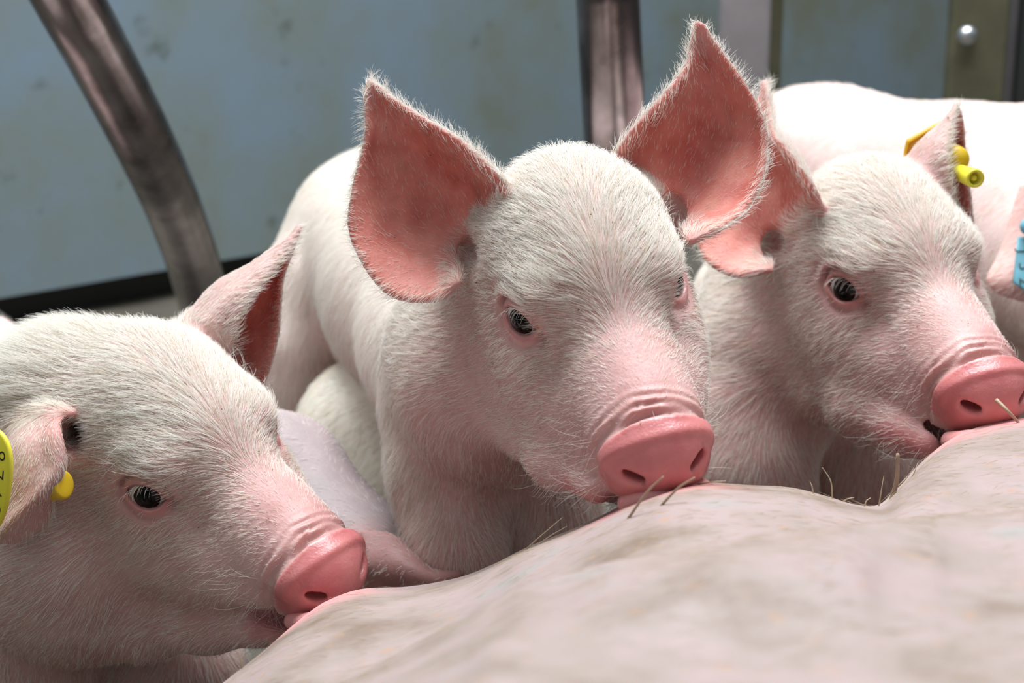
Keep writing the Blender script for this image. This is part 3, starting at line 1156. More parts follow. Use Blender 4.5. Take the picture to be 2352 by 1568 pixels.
CREST = [(330, 1720, 58), (430, 1635, 59), (520, 1566, 60), (600, 1503, 61), (655, 1455, 62), (700, 1418, 63), (750, 1385, 64), (830, 1358, 65), (940, 1352, 66), (1050, 1332, 66.5), (1130, 1302, 66), (1210, 1262, 65),
         (1310, 1222, 64), (1390, 1185, 63), (1450, 1155, 62.5), (1530, 1126, 62), (1610, 1112, 62), (1720, 1118, 62.5), (1820, 1124, 63), (1900, 1143, 63.5), (1975, 1164, 64.5), (2030, 1160, 66), (2080, 1108, 67),
         (2140, 1050, 68), (2190, 1012, 69.5), (2250, 985, 70.5), (2352, 964, 71), (2500, 950, 72), (2700, 960, 73), (2900, 1000, 74), (3300, 1060, 75), (3800, 1150, 77)]
ridge_y = lambda px: np.interp(px, [300, 800, 1200, 1400, 1700, 2000, 2352, 2900], [1860, 1560, 1345, 1290, 1235, 1200, 1165, 1130])
rows = []
for (px, py, d) in CREST:
    cw = to_world(P(px, py, d))
    col = []
    # behind the crest the udder rolls down to the floor
    for dy, dz in ((7.0, -24), (6.6, -16), (5.4, -9), (4.2, -5.2), (2.7, -2.5), (1.3, -0.75), (0.5, -0.12)):
        col.append(cw + np.array([0, dy, dz]) * 0.01)
    col.append(cw)
    ry = ridge_y(px)
    pxr = px + (px - 1176) * 0.0
    dr = 0.74 * d
    rp = to_world(P(pxr, ry, dr))
    rp2 = to_world(P(pxr, ry + 60, dr - 7))
    lerp = lambda a, b_, t_: a + (b_ - a) * t_
    # gently domed span between crest and flank
    for t_, hz in ((0.1, 0.1), (0.3, 0.10), (0.55, -0.30), (0.8, -0.75)):
        col.append(lerp(cw, rp, t_) + np.array([0, 0, hz * 0.01]))
    col.append(rp)
    col.append(rp2)
    for q, (dpt, yy) in enumerate(((35, 1500), (29, 1720), (23, 2100))):
        col.append(to_world(P(1176 + (px - 1176) * 1.0, max(yy, ry + 120 + q * 130), min(dpt, dr - 8 - 4 * q))))
    e = col[-1]
    col.append(e + np.array([0, -0.06, -0.05]))
    col.append(e + np.array([0, -0.07, -0.13]))
    rows.append(col)
SG = spline_grid(np.array(rows), 150, 260)      # (260 along, 150 across)
nv_, nu_, _ = SG.shape
SV = SG.reshape(-1, 3)
SV[:, 2] = np.maximum(SV[:, 2], 0.0)
idx = np.arange(nv_ * nu_).reshape(nv_, nu_)
SF = np.stack([idx[:-1, :-1].ravel(), idx[:-1, 1:].ravel(), idx[1:, 1:].ravel(), idx[1:, :-1].ravel()], 1)
Sc = world_to_cam(SV)
pink = np.zeros(len(SV))
TEATS = [((1430, 1160, 61.5), 1.5), ((1560, 1115, 61), 1.6), ((690, 1420, 63), 1.2), ((770, 1378, 64.5), 1.5), ((2200, 1005, 69.5), 1.4), ((2330, 965, 70.5), 1.6)]
for (q, r_) in TEATS:
    pink = np.maximum(pink, 0.8 * np.exp(-(((Sc - P(*q)) ** 2).sum(1)) / (r_ ** 2)))
so = np.array([0.1, 0.45, 0.0])
sow = mesh_obj('sow', SV, SF, M_SOW, None, so, attrs={'pink': pink})
tag(sow, 'large blurred pinkish sow lying across the foreground while piglets suckle', 'pig')
# teats reached by the mouths
TE = [([P(1600, 1165, 62.0), P(1530, 1150, 61.2), P(1480, 1150, 61.0), P(1435, 1158, 61.8)], (1.1, 0.62, 0.45, 0.35)),
      ([P(800, 1430, 64.7), P(740, 1436, 65.2), P(700, 1432, 66.0), P(670, 1425, 67.0)], (1.0, 0.6, 0.42, 0.34)),
      ([P(2300, 1040, 70.5), P(2240, 1022, 70.6), P(2205, 1016, 71.2), P(2180, 1012, 72)], (1.1, 0.65, 0.5, 0.4))]
M_TEAT = simple('pink_teat_skin', (0.70, 0.30, 0.29), 0.4, vary=0.12, vscale=60, bump=0.3, bscale=300)
for pts_, rr_ in TE:
    q = smooth_path(pts_, 16)
    v, f = tube_mesh(to_world(q), np.interp(np.linspace(0, 1, 16), np.linspace(0, 1, len(rr_)), rr_) * 0.01, 20)
    mesh_obj('teat', v, f, M_TEAT, sow, so)

# ------------------------------------------------------------------ main piglets
MID_R = [[.223, .964, -.143], [.486, -.237, -.841], [-.845, .118, -.521]]
LEFT_R = [[.713, .692, -.110], [.269, -.416, -.869], [-.647, .590, -.483]]
RIGHT_R = [[.245, .965, -.091], [.362, -.178, -.915], [-.899, .191, -.393]]
for A in (MID_R, LEFT_R, RIGHT_R):
    u_, s_, vt_ = np.linalg.svd(np.array(A))
    A[:] = (u_ @ vt_).tolist()

mid_earR = [
    [(1168, 480, 66.6), (1130, 520, 68.6), (1085, 575, 69.6), (1062, 612, 68.8), (1050, 650, 67.6)],
    [(1160, 430, 66.2), (1095, 470, 69.4), (1015, 555, 70.3), (990, 625, 69.0), (1000, 684, 67.8)],
    [(1118, 378, 66.6), (1050, 420, 69.6), (940, 500, 70.4), (892, 580, 69.2), (892, 668, 68.2)],
    [(1052, 322, 67.4), (985, 365, 69.6), (900, 425, 70.2), (845, 490, 69.4), (812, 545, 68.8)],
    [(965, 270, 68.2), (920, 300, 69.6), (875, 340, 70.0), (840, 385, 69.6), (816, 430, 69.2)],
    [(900, 226, 69.0), (885, 244, 69.8), (870, 266, 70.0), (854, 292, 69.8), (842, 322, 69.6)],
    [(868, 198, 69.6), (862, 204, 69.9), (855, 212, 70.0), (848, 222, 70.0), (842, 232, 69.8)],
    [(850, 184, 70.0), (849, 185, 70.0), (848, 187, 70.1), (847, 189, 70.1), (846, 191, 70.0)]]
mid_earL = [
    [(1412, 385, 69.2), (1465, 430, 69.0), (1530, 490, 69.6), (1570, 528, 68.8), (1590, 552, 67.8)],
    [(1435, 332, 68.6), (1500, 400, 70.2), (1575, 460, 70.6), (1630, 500, 69.4), (1660, 518, 68.2)],
    [(1470, 285, 68.4), (1540, 345, 70.5), (1620, 405, 70.9), (1685, 450, 69.8), (1718, 470, 68.8)],
    [(1512, 238, 68.7), (1580, 285, 70.5), (1660, 330, 70.9), (1725, 365, 70.1), (1753, 385, 69.3)],
    [(1552, 190, 69.1), (1605, 215, 70.3), (1668, 250, 70.7), (1728, 272, 70.2), (1752, 285, 69.8)],
    [(1578, 150, 69.5), (1608, 160, 70.1), (1645, 175, 70.4), (1682, 190, 70.2), (1708, 196, 70.0)],
    [(1588, 105, 69.7), (1602, 106, 70.0), (1618, 108, 70.1), (1635, 112, 70.1), (1650, 114, 69.9)],
    [(1598, 55, 69.7), (1602, 54, 69.7), (1606, 54, 69.7), (1610, 56, 69.7), (1614, 58, 69.7)]]
mid_body = [
    (1.4, (1170, 960, 72.0, 1.3), (1290, 1054, 66.4, 1.0), (1372, 1112, 63.4, 0.72)),
    (1.0, (1125, 560, 72.2, 1.8), (1180, 590, 73, 2.2)), (1.0, (1545, 465, 73.0, 1.8), (1500, 480, 74, 2.2)),
    (2.0, ('h', -3.0, 0, -1.0, 3.9), (1150, 800, 78, 4.6), (1100, 800, 86, 5.4), (1010, 690, 95, 5.9), (900, 575, 106, 6.5)),
    (1.5, ('h', -2.5, 0, -3.5, 2.4), (1150, 880, 76, 4.2), (1110, 860, 82, 4.6)),
    (1.5, (1090, 850, 82, 4.2), (1050, 960, 80, 3.0), (1028, 1090, 78.5, 2.35), (1045, 1260, 77.5, 2.0), (1050, 1480, 77.5, 1.6), (1050, 1800, 77.5, 1.5)),
    (1.2, (1190, 860, 82, 3.8), (1240, 1000, 81, 2.9), (1255, 1150, 80, 2.4), (1262, 1500, 80, 1.7), (1262, 1760, 80, 1.5)),
    (1.8, (850, 600, 106, 5.2), (735, 690, 104, 3.6), (668, 800, 103, 2.5), (650, 900, 103, 1.8), (640, 1100, 103, 1.5), (650, 1380, 103, 1.3)),
]
PIGS = {}
PIGS['mid'] = make_piglet('piglet', MID_R, (3.24, -1.89, 65.98), [mid_earR, mid_earL], mid_body,
                          ((-46, 8.6), (-26, 14), (-30, 13)),
                          [((0.39, -3.09, -0.17), 1198, 735), ((0.39, 3.09, -0.17), 1550, 648)],
                          'middle white piglet facing the camera with both big pink ears upright', 100000, canals=[((1062, 590, 67.0), (1085, 572, 69.9), 0.42), ((1556, 490, 68.0), (1540, 478, 70.6), 0.45)], seed=3, body_dir=(-0.55, -0.1, 0.8))

left_earR = [
    [(190, 1000, 69.8), (165, 958, 68.9), (115, 940, 68.9), (60, 955, 69.6), (10, 985, 70.6)],
    [(150, 1050, 69.6), (139, 1015, 68.0), (95, 1005, 67.8), (40, 1025, 68.5), (-10, 1055, 69.6)],
    [(114, 1132, 68.9), (130, 1085, 67.6), (90, 1080, 67.4), (35, 1095, 67.9), (-15, 1125, 68.8)],
    [(110, 1180, 68.6), (88, 1145, 67.4), (60, 1150, 67.2), (25, 1160, 67.7), (-10, 1185, 68.4)],
    [(78, 1220, 68.2), (40, 1195, 67.3), (25, 1200, 67.2), (8, 1212, 67.5), (-10, 1222, 68)],
    [(25, 1246, 67.8), (12, 1240, 67.5), (8, 1241, 67.5), (3, 1243, 67.6), (-2, 1246, 67.8)]]
left_earL = [
    [(525, 800, 73.0), (460, 775, 73.3), (405, 755, 75), (470, 790, 77), (540, 850, 77.5), (590, 892, 77)],
    [(540, 745, 72.6), (485, 730, 73.0), (450, 712, 75), (510, 745, 77), (580, 790, 77.3), (612, 850, 76.5)],
    [(562, 690, 72.6), (525, 676, 73.0), (505, 660, 74.8), (550, 690, 76.5), (600, 725, 76.8), (634, 765, 76)],
    [(600, 645, 73), (575, 636, 73.2), (565, 622, 74.5), (592, 640, 75.8), (620, 660, 76), (641, 690, 75.5)],
    [(640, 600, 73.4), (622, 594, 73.6), (616, 584, 74.3), (630, 602, 75), (641, 618, 75.2), (648, 634, 75)],
    [(670, 560, 73.8), (663, 557, 73.8), (660, 553, 74.0), (664, 562, 74.3), (667, 569, 74.4), (669, 577, 74.3)],
    [(689, 520, 74.2), (688, 520, 74.2), (687, 520, 74.2), (688, 522, 74.3), (688, 524, 74.3), (689, 526, 74.3)]]
left_body = [
    (1.5, ('h', -4.0, 0, 1.0, 2.9), (165, 962, 73.5, 3.85), (60, 1018, 76, 4.2), (-80, 1060, 80, 5.0)),
    (1.1, (120, 1372, 75, 2.8), (330, 1412, 73, 1.8), (480, 1427, 71.4, 1.15), (595, 1446, 69.8, 0.72)),
    (2.0, ('h', -3.0, 0, -1.0, 3.9), (120, 1120, 76, 5.2), (0, 1120, 80, 6.2), (-260, 1120, 90, 8.0), (-700, 1150, 100, 8.0)),
    (1.5, ('h', -2.0, 0, -3.4, 2.6), (170, 1270, 74, 4.2), (0, 1260, 80, 5.0)),
    (1.5, (20, 1350, 78, 4.2), (60, 1500, 77, 3.0), (90, 1700, 77, 2.2), (90, 1800, 77, 1.8), (90, 1880, 77, 1.6)),
    (1.2, (230, 1340, 84, 3.6), (400, 1545, 80, 3.2), (430, 1700, 80, 2.2), (430, 1820, 80, 1.6)),
]
PIGS['left'] = make_piglet('piglet', LEFT_R, (-12.85, 4.58, 70.53), [left_earR, left_earL], left_body,
                           ((-36, 8.6), (-22, 20), (-32, 13)),
                           [((0.39, -3.09, -0.17), 337, 1138), ((7.6, 0, -2.8), 760, 1318)],
                           'white piglet at the lower left in side view with a yellow tag in its ear', 95000, canals=[((160, 1000, 68.8), (190, 985, 71), 0.5)], seed=5, mouth=3.2, eyes=(-1, 1), body_dir=(-0.9, 0.1, 0.4))

right_earR = [
    [(1885, 480, 77.3), (1840, 520, 78.8), (1800, 565, 79.6), (1778, 592, 78.8), (1768, 618, 77.8)],
    [(1865, 430, 76.6), (1810, 470, 79.3), (1740, 540, 80.0), (1700, 590, 79.0), (1690, 630, 78.2)],
    [(1838, 385, 76.9), (1790, 410, 79.8), (1710, 480, 80.2), (1650, 540, 79.6), (1622, 590, 79)],
    [(1806, 340, 77.5), (1770, 360, 79.8), (1700, 410, 80.4), (1640, 470, 80), (1612, 520, 79.6)],
    [(1780, 310, 78.3), (1755, 325, 79.8), (1710, 350, 80.4), (1670, 390, 80.2), (1640, 430, 80)],
    [(1770, 262, 79.3), (1756, 268, 80), (1740, 280, 80.4), (1722, 300, 80.4), (1705, 320, 80.3)],
    [(1765, 215, 80), (1760, 216, 80.3), (1754, 220, 80.5), (1748, 226, 80.5), (1742, 232, 80.5)],
    [(1760, 188, 80.6), (1758, 188, 80.6), (1756, 188, 80.6), (1754, 189, 80.6), (1752, 190, 80.6)]]
right_earL = [
    [(2180, 470, 78), (2110, 440, 78.5), (2060, 425, 80), (2120, 450, 82), (2190, 490, 82.5), (2232, 540, 82)],
    [(2172, 400, 77.8), (2120, 385, 78.3), (2085, 380, 79.5), (2140, 400, 81.5), (2195, 420, 82), (2222, 440, 81.3)],
    [(2172, 345, 78), (2140, 335, 78.4), (2120, 335, 79.3), (2160, 350, 80.8), (2198, 360, 81.2), (2214, 370, 80.8)],
    [(2180, 295, 78.6), (2165, 292, 78.9), (2158, 293, 79.4), (2180, 300, 80.3), (2200, 305, 80.5), (2210, 310, 80.3)],
    [(2190, 262, 79), (2186, 262, 79.2), (2185, 262, 79.4), (2192, 264, 79.8), (2200, 266, 79.9), (2206, 268, 79.8)],
    [(2196, 242, 79.4), (2195, 242, 79.4), (2194, 242, 79.5), (2195, 242, 79.6), (2197, 243, 79.7), (2198, 244, 79.6)]]
right_body = [
    (1.4, (1880, 890, 83, 1.8), (1990, 935, 77.5, 1.3), (2070, 982, 75.2, 0.95), (2128, 1018, 73.6, 0.75)),
    (1.0, (1800, 545, 82.2, 1.8), (1850, 560, 83, 2.2)),
    (2.0, ('h', -3.0, 0, -1.0, 3.9), (1860, 700, 88, 5.0), (1830, 750, 95, 5.6), (1840, 760, 106, 5.4)),
    (1.5, ('h', -2.5, 0, -3.5, 2.4), (1800, 830, 87, 4.2), (1790, 830, 93, 4.6)),
    (1.5, (1760, 860, 90, 4.0), (1725, 980, 86, 3.1), (1735, 1090, 84.5, 2.6), (1770, 1220, 84, 2.1), (1780, 1500, 84, 1.6), (1780, 1700, 84, 1.5)),
    (1.2, (1930, 900, 92, 4.0), (1970, 1050, 90, 3.9), (1990, 1300, 90, 2.6), (1990, 1560, 90, 1.5)),
]
PIGS['right'] = make_piglet('piglet', RIGHT_R, (17.73, -3.19, 77.28), [right_earR, right_earL], right_body,
                            ((-50, 8.6), (-18, 12), (-34, 13)),
                            [((0.39, -3.09, -0.17), 1940, 664), ((7.6, 0, -2.8), 2280, 905)],
                            'white piglet at the right suckling, yellow stud tag in its far upright ear', 75000, canals=[((1768, 570, 77.8), (1785, 555, 80.4), 0.42)], mouth=2.6, seed=8, body_dir=(0.0, 0.2, 1.0))


# ------------------------------------------------------------------ ear tags
M_YEL = simple('yellow_tag_plastic', (0.80, 0.72, 0.05), 0.38)
M_YEL2 = simple('deep_yellow_tag_plastic', (0.72, 0.48, 0.02), 0.4)
M_INK = simple('black_ink', (0.02, 0.02, 0.015), 0.6)
M_BLUE = simple('light_blue_tag_plastic', (0.16, 0.42, 0.52), 0.45, vary=0.2, vscale=90)


def slab(outline, ex, ey, ez, c, th):
    """flat tag from a 2D outline, rounded rim; ex, ey in plane, ez normal, cam cm"""
    n = len(outline)
    o2 = np.array(outline, float)
    cen = o2.mean(0)
    V, F = [], []
    for inset, off in ((0.12, -0.5), (0.03, -0.36), (0, 0), (0.03, 0.36), (0.12, 0.5)):
        for q in o2:
            p = q - nrm(q - cen) * inset
            V.append(c + ex * p[0] + ey * p[1] + ez * off * th)
    for k in range(4):
        for i_ in range(n):
            a, b_ = k * n + i_, k * n + (i_ + 1) % n
            F.append((a, b_, b_ + n, a + n))
    F.append(tuple(range(n))[::-1])
    F.append(tuple(4 * n + i_ for i_ in range(n)))
    return to_world(np.array(V)), F


def superell(a, b_, e=2.6, n=48, taper=0.0):
    r = []
    for i_ in range(n):
        t_ = 2 * math.pi * i_ / n
        cx, sx = math.cos(t_), math.sin(t_)
        yy = b_ * math.copysign(abs(sx) ** (2 / e), sx)
        r.append((a * (1 + taper * yy / b_) * math.copysign(abs(cx) ** (2 / e), cx), yy))
    return r


def writing(text, size, c, ex, ey, ez, material, parent, origin, name='printed_number'):
    cu = bpy.data.curves.new(name, 'FONT')
    cu.body = text
    cu.size = size * 0.01
    cu.align_x = cu.align_y = 'CENTER'
    cu.offset = -size * 0.01 * 0.012
    tmp = bpy.data.objects.new(name, cu)
    COL.objects.link(tmp)
    bpy.context.view_layer.update()
    me = bpy.data.meshes.new_from_object(tmp.evaluated_get(bpy.context.evaluated_depsgraph_get()))
    bpy.data.objects.remove(tmp, do_unlink=True)
    co = np.zeros(len(me.vertices) * 3, np.float32)
    me.vertices.foreach_get('co', co)
    co = co.reshape(-1, 3) * 100
    w = to_world(c + co[:, :1] * ex + co[:, 1:2] * ey + ez * 0.012) - origin
    me.vertices.foreach_set('co', w.astype(np.float32).ravel())
    me.materials.append(material)
    o = bpy.data.objects.new(name, me)
    COL.objects.link(o)
    o.parent = parent
    return o


def frame_of(n, upv):
    n = nrm(n)
    ey = nrm(np.asarray(upv, float) - (np.asarray(upv, float) @ n) * n)
    return np.cross(ey, n), ey, n


# left piglet: number tag lying on the folded ear, its stud beyond the ear rim
pl, base = PIGS['left'][0], PIGS['left'][4]
ex, ey, ez = frame_of((-0.50, 0.05, -0.86), (0.20, -1, 0.0))
if ex[0] < 0:
    ex = -ex
c = P(-30, 1103, 66.1)
v, f = slab(superell(1.30, 2.15, 2.4, 48, 0.10), ex, ey, ez, c, 0.22)
tg = mesh_obj('ear_tag', v, f, M_YEL, pl, base)
tg['label'] = 'yellow ear tag with black numbers'
for k_, ch_ in enumerate('8742'):
    writing(ch_, 0.95, c + ez * 0.11 + ex * 0.62 + ey * (1.15 - 0.72 * k_), -ey, ex, ez, M_INK, tg, base)
ax0, ax1 = P(60, 1121, 68.8), P(150, 1113, 67.9)
an = nrm(ax1 - ax0)
pts_ = [ax0 + (ax1 - ax0) * q for q in (0, 0.4, 0.8, 0.86, 0.92, 0.96, 0.985, 0.995, 1.0)]
v, f = tube_mesh(to_world(np.array(pts_)), np.array([0.58, 0.60, 0.60, 0.60, 0.595, 0.58, 0.54, 0.45, 0.25]) * 0.01, 32)
mesh_obj('tag_stud', v, f, M_YEL2, tg, base)

# right piglet: tag behind the far ear, stud inside it
pr, base = PIGS['right'][0], PIGS['right'][4]
q0, q1, q2 = P(2166, 280, 80.0), P(2078, 330, 80.6), P(2060, 418, 80.2)
nn_ = nrm(np.cross(q1 - q0, q2 - q1) + np.array([0.0, 0.0, 0.0]))
nn_ = nrm(np.array([-0.62, -0.62, -0.2]))
ex, ey, ez = frame_of(nn_, (0.85, -0.75, 0.0))
# plate as a folded sheet seen edge-on from below
cor = np.array([P(2166, 277, 79.6), P(2082, 322, 80.0), P(2064, 412, 80.2), P(2100, 420, 82.2), P(2150, 380, 83.0), P(2190, 320, 82.4)])
off = nrm(np.cross(cor[1] - cor[0], cor[3] - cor[0])) * 0.11
n_ = len(cor)
v = np.concatenate([cor - off, cor + off])
f = [tuple(range(n_))[::-1], tuple(range(n_, 2 * n_))] + [(i_, (i_ + 1) % n_, n_ + (i_ + 1) % n_, n_ + i_) for i_ in range(n_)]
M_ORG = simple('yellow_orange_tag_plastic', (0.62, 0.34, 0.01), 0.4)
tg = add_bevel(mesh_obj('ear_tag', to_world(v), f, M_ORG, pr, base, smooth=False), 0.0008, 3)
tg['label'] = 'orange-yellow ear tag plate'
def lathe(prof, a, d, nseg=32):
    """prof [(along, radius)] in cm from a along d"""
    d = nrm(d)
    u = nrm(np.cross(d, (0.2, 1, 0.1)))
    w = np.cross(d, u)
    V, F = [], []
    for q, r_ in prof:
        for k in range(nseg):
            t_ = 2 * math.pi * k / nseg
            V.append(a + d * q + (u * math.cos(t_) + w * math.sin(t_)) * r_)
    for i_ in range(len(prof) - 1):
        for k in range(nseg):
            p_, q_ = i_ * nseg + k, i_ * nseg + (k + 1) % nseg
            F.append((p_, q_, q_ + nseg, p_ + nseg))
    F.append(tuple(range(nseg))[::-1])
    F.append(tuple((len(prof) - 1) * nseg + k for k in range(nseg)))
    return to_world(np.array(V)), F


a0, a1 = P(2186, 360, 79.6), P(2200, 368, 78.4)
v, f = tube_mesh(to_world(np.array([a0, a0 * 0.3 + a1 * 0.7, a1])), np.array([0.62, 0.62, 0.52]) * 0.01, 30)
mesh_obj('tag_washer', v, f, M_YEL2, tg, base)
a0, a1 = P(2184, 390, 79.4), P(2206, 404, 76.9)
al = [a0, a0 + (a1 - a0) * 0.5, a0 + (a1 - a0) * 0.95, a1, a1, a1 - (a1 - a0) * 0.25, a1 - (a1 - a0) * 0.25]
L_ = float(np.linalg.norm(a1 - a0))
v, f = lathe([(0, 0.36), (L_ * 0.6, 0.40), (L_ * 0.95, 0.44), (L_, 0.42), (L_, 0.30), (L_ - 0.45, 0.26), (L_ - 0.45, 0.14), (L_ - 0.1, 0.12), (L_ - 0.06, 0.06)], a0, nrm(a1 - a0) + np.array([0.28, 0.05, 0.0]))
st = mesh_obj('tag_stud', v, f, M_YEL, tg, base)

# ------------------------------------------------------------------ other animals behind
def make_far(name, chains, ears, label, fine=0.25, coarse=0.9, seed=2, fur_n=9000, cat='piglet', material=None, ear_th=0.16, furlen=0.8):
    pts = [(P(*q[:3]), q[3]) for ch in chains for q in ch[1:]]
    lo = np.min([p - r_ - 1.5 for p, r_ in pts], 0)
    hi = np.max([p + r_ + 1.5 for p, r_ in pts], 0)
    egs = [spline_grid([[P(*c_) for c_ in r_] for r_ in rows], 30, 40) for rows in ears]
    if egs:
        ep = np.concatenate([g.reshape(-1, 3) for g in egs])
        el, eh = ep.min(0) - 0.8, ep.max(0) + 0.8
        lo, hi = np.minimum(lo, el), np.maximum(hi, eh)
        G = Grid(*[axis(a_, l_, h_, b_, fine * 0.6, coarse * 0.5, 1.15) for a_, b_, l_, h_ in zip(lo, hi, el, eh)])
    else:
        G = Grid(*[np.arange(a_, b_ + 0.45, 0.45, dtype=np.float32) for a_, b_ in zip(lo, hi)])
    for ch in chains:
        G.chain([(P(*q[:3]), q[3]) for q in ch[1:]], ch[0])
    for g in egs:
        add_ear(G, g, th=ear_th, k=0.7)
    V, F = G.mesh()
    V, F = biggest(V, F)
    V = laplace(V, F, 3, 0.5)
    N = vnormals(V, F)
    if np.mean((N * nrm(V - V.mean(0))).sum(1)) < 0:
        N = -N
    W = to_world(V)
    W[:, 2] = np.maximum(W[:, 2], 0.001)
    base_ = np.array([W[:, 0].mean(), W[:, 1].mean(), 0])
    inner = np.zeros(len(V))
    for g in egs:
        d2 = np.min(((V[:, None, :] - g.reshape(-1, 3)[None, ::17]) ** 2).sum(2), 1) if len(V) < 60000 else np.ones(len(V)) * 9
        inner = np.maximum(inner, 0.42 * np.exp(-d2 / 1.2))
    z0 = np.zeros(len(V))
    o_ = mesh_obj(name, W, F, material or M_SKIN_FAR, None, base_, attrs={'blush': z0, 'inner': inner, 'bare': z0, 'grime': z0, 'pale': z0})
    tag(o_, label, cat)
    dr = np.tile(np.array([[-0.5, 0.6, 0.5]]), (len(V), 1))
    make_fur(V, F, N, np.ones(len(V)), dr, np.full(len(V), furlen), np.full(len(V), 0.25), fur_n, 0.011, 'fur', M_FUR, o_, base_, npt=4, seed=seed, jitter=0.3, clump=0.4, cull=-0.2)
    return o_


fw = make_far('piglet', [(2.5, (1770, 395, 120, 4.6), (1850, 385, 119, 4.9), (1915, 395, 118, 5.25), (2050, 452, 116, 5.75), (2200, 462, 112, 5.9), (2390, 470, 107, 6.0)),
                    (2.5, (2390, 480, 107, 5.6), (2440, 560, 99, 5.4), (2560, 700, 92, 4.6)),
                    (1.5, (1830, 450, 122, 3.6), (1840, 700, 126, 2.0), (1840, 1150, 126, 1.4)),
                    (1.5, (2330, 640, 104, 3.6), (2330, 900, 104, 2.2), (2330, 1300, 104, 1.5))],
         [[[(2350, 430, 92.5), (2400, 425, 91.5), (2470, 440, 92.5)], [(2322, 520, 92.0), (2390, 512, 91.0), (2480, 520, 91.8)], [(2296, 590, 91.6), (2370, 590, 90.8), (2470, 590, 91.4)],
           [(2270, 642, 91.2), (2340, 652, 90.6), (2440, 650, 91)], [(2290, 672, 91), (2345, 688, 90.8), (2420, 690, 91)]]],
         'white piglet along the upper right, bright back, blue tag in its drooping ear', seed=21, fur_n=9000)
base = np.array(fw.location)
q_ = [(2341, 540), (2333, 600), (2326, 650), (2350, 668), (2392, 690), (2430, 672), (2440, 600), (2436, 540)]
cc_ = P(2385, 612, 89.3)
ex, ey, ez = frame_of((-0.15, -0.25, -1.0), (0.0, -1, 0.0))
if ex[0] < 0:
    ex = -ex
ol_ = [((a_ - 2385) / FPX * 89.3, -(b_ - 612) / FPX * 89.3) for a_, b_ in q_]
v, f = slab(ol_, ex, ey, ez, cc_, 0.2)
tg = mesh_obj('ear_tag', v, f, M_BLUE, fw, base)
tg['label'] = 'light blue ear tag with dark characters'
for k_, ch_ in enumerate('J32'):
    writing(ch_, 0.95, cc_ + ez * 0.12 - ex * 0.72 + ey * (0.80 - 0.82 * k_), -ey, ex, ez, M_INK, tg, base)
v, f = tube_mesh(to_world(np.array([P(2364, 520, 89.9), P(2363, 520, 89.2), P(2363, 520, 89.0)])), np.array([0.46, 0.46, 0.40]) * 0.01, 28)
mesh_obj('tag_stud', v, f, M_BLUE, tg, base)
make_far('piglet', [(2.0, (870, 1010, 97, 4.9), (985, 1170, 96, 4.9), (1120, 1270, 95, 5.0))], [],
         'cream piglet body seen under the belly of the middle piglet', seed=22, fur_n=7000, material=skin_material('cream_piglet_skin', (0.80, 0.73, 0.60), (0.88, 0.84, 0.74), speck=0.1))
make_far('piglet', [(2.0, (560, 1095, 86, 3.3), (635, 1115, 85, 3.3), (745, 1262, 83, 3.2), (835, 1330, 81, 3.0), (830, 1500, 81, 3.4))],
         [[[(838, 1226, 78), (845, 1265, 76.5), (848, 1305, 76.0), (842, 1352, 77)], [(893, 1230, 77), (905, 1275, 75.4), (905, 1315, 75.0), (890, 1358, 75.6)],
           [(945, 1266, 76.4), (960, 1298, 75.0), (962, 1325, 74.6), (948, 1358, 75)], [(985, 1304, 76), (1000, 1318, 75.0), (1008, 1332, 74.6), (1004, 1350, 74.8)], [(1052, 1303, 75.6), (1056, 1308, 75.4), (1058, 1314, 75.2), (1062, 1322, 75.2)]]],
         'pink piglet with shade painted into its skin, half hidden between the left and middle piglets, lilac ear flopped forward', seed=23, fur_n=2500, ear_th=0.14,
         material=skin_material('shaded_piglet_skin', (0.27, 0.22, 0.22), (0.37, 0.295, 0.30), speck=0.1), furlen=0.45)  # shade of the neighbouring piglets is put into this skin colour
make_far('piglet', [(2.0, (-170, 905, 112, 4.3), (30, 895, 112, 3.7), (60, 1000, 112, 3.4)), (0.8, (-30, 800, 112, 1.6), (-5, 745, 112, 0.75))], [],
         'pale piglet only just showing at the left edge behind the tagged piglet', seed=24, fur_n=4000)

# ------------------------------------------------------------------ bristles on the sow, straw
def px_path(pts, n=10):
    return smooth_path([P(*q) for q in pts], n)


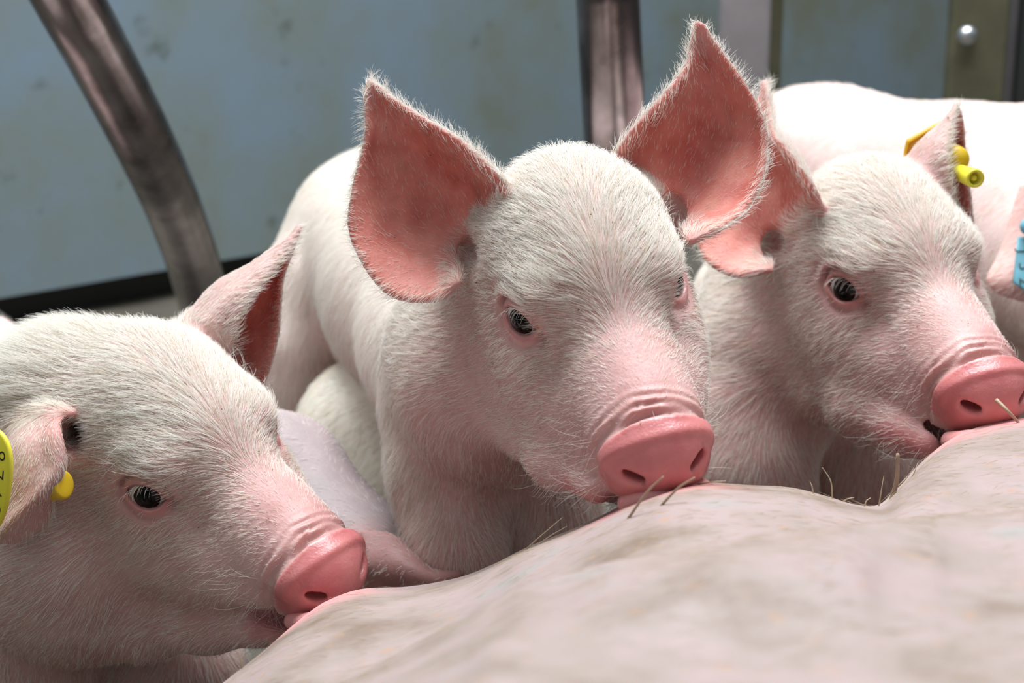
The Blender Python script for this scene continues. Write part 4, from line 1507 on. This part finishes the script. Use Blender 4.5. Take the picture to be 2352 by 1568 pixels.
BR = [[(1912, 1148, 63.2), (1908, 1105, 62.9), (1888, 1072, 62.8)], [(1868, 1138, 63.0), (1866, 1120, 62.8), (1860, 1104, 62.8)], [(2018, 1164, 65.2), (2024, 1128, 65), (2030, 1092, 65)],
      [(2050, 1140, 66.2), (2075, 1120, 65.8), (2098, 1100, 65.6)], [(2092, 1100, 66.9), (2100, 1085, 66.6), (2108, 1062, 66.6)], [(2062, 1118, 66.4), (2082, 1098, 66.2), (2100, 1072, 66)],
      [(1170, 1300, 65), (1222, 1248, 64), (1292, 1188, 63)], [(1200, 1285, 64.6), (1250, 1240, 64), (1302, 1208, 63.4)], [(1600, 1112, 61.4), (1640, 1106, 61.2), (1668, 1104, 61.2)],
      [(1930, 1156, 63.6), (1945, 1146, 63.2), (1962, 1142, 63)], [(560, 1540, 60.8), (552, 1510, 60.6), (550, 1494, 60.6)], [(1985, 1164, 64.6), (1990, 1150, 64.4), (2000, 1143, 64.4)]]
bp_ = np.array([to_world(px_path(q, 10)) for q in BR])
br = np.tile(0.00032 * (1 - 0.7 * np.linspace(0, 1, 10)), (len(BR), 1))
o_ = curves_obj('bristles', bp_, br, M_DARKHAIR, sow, so)
o_['kind'] = 'stuff'
M_STRAW = simple('dry_straw', (0.36, 0.25, 0.17), 0.55, vary=0.2, vscale=80)
for q, r_, lab in ([[(2048, 1150, 66.4), (2060, 1100, 66.0), (2062, 1042, 65.6)], 0.0011, 'straw stem standing upright between the sow and the chin of the right piglet'],
                   [[(1440, 1195, 57.0), (1486, 1130, 56.4), (1524, 1094, 56.0)], 0.0005, 'straw stem under the snout of the middle piglet, the left of two'],
                   [[(1510, 1170, 57.0), (1556, 1122, 56.4), (1596, 1096, 56.0)], 0.0005, 'straw stem under the snout of the middle piglet, the right of two'],
                   [[(2288, 918, 70.2), (2316, 945, 69.8), (2344, 975, 70.0)], 0.0009, 'thin pale straw stem crossing the snout of the right piglet']):
    v, f = tube_mesh(to_world(px_path(q, 12)), r_ * np.linspace(1, 0.6, 12), 10)
    og = to_world(P(*q[0]))
    tag(mesh_obj('straw_stem', v, f, M_STRAW, None, og), lab, 'straw')
# fine coat of the sow
Nn = vnormals(Sc, SF)
if np.mean((Nn * nrm(-Sc)).sum(1)) < 0:
    Nn = -Nn
dr = np.tile(np.array([[-1.0, 0.35, -0.25]]), (len(Sc), 1))
make_fur(Sc, SF, Nn, np.ones(len(Sc)) * (1 - 0.9 * np.clip(pink * 2, 0, 1)), dr, np.full(len(Sc), 0.9), np.full(len(Sc), 0.08), 9000, 0.006, 'fur', M_DARKHAIR, sow, so, npt=4, seed=77, jitter=0.35, clump=0.3, cull=0.0)
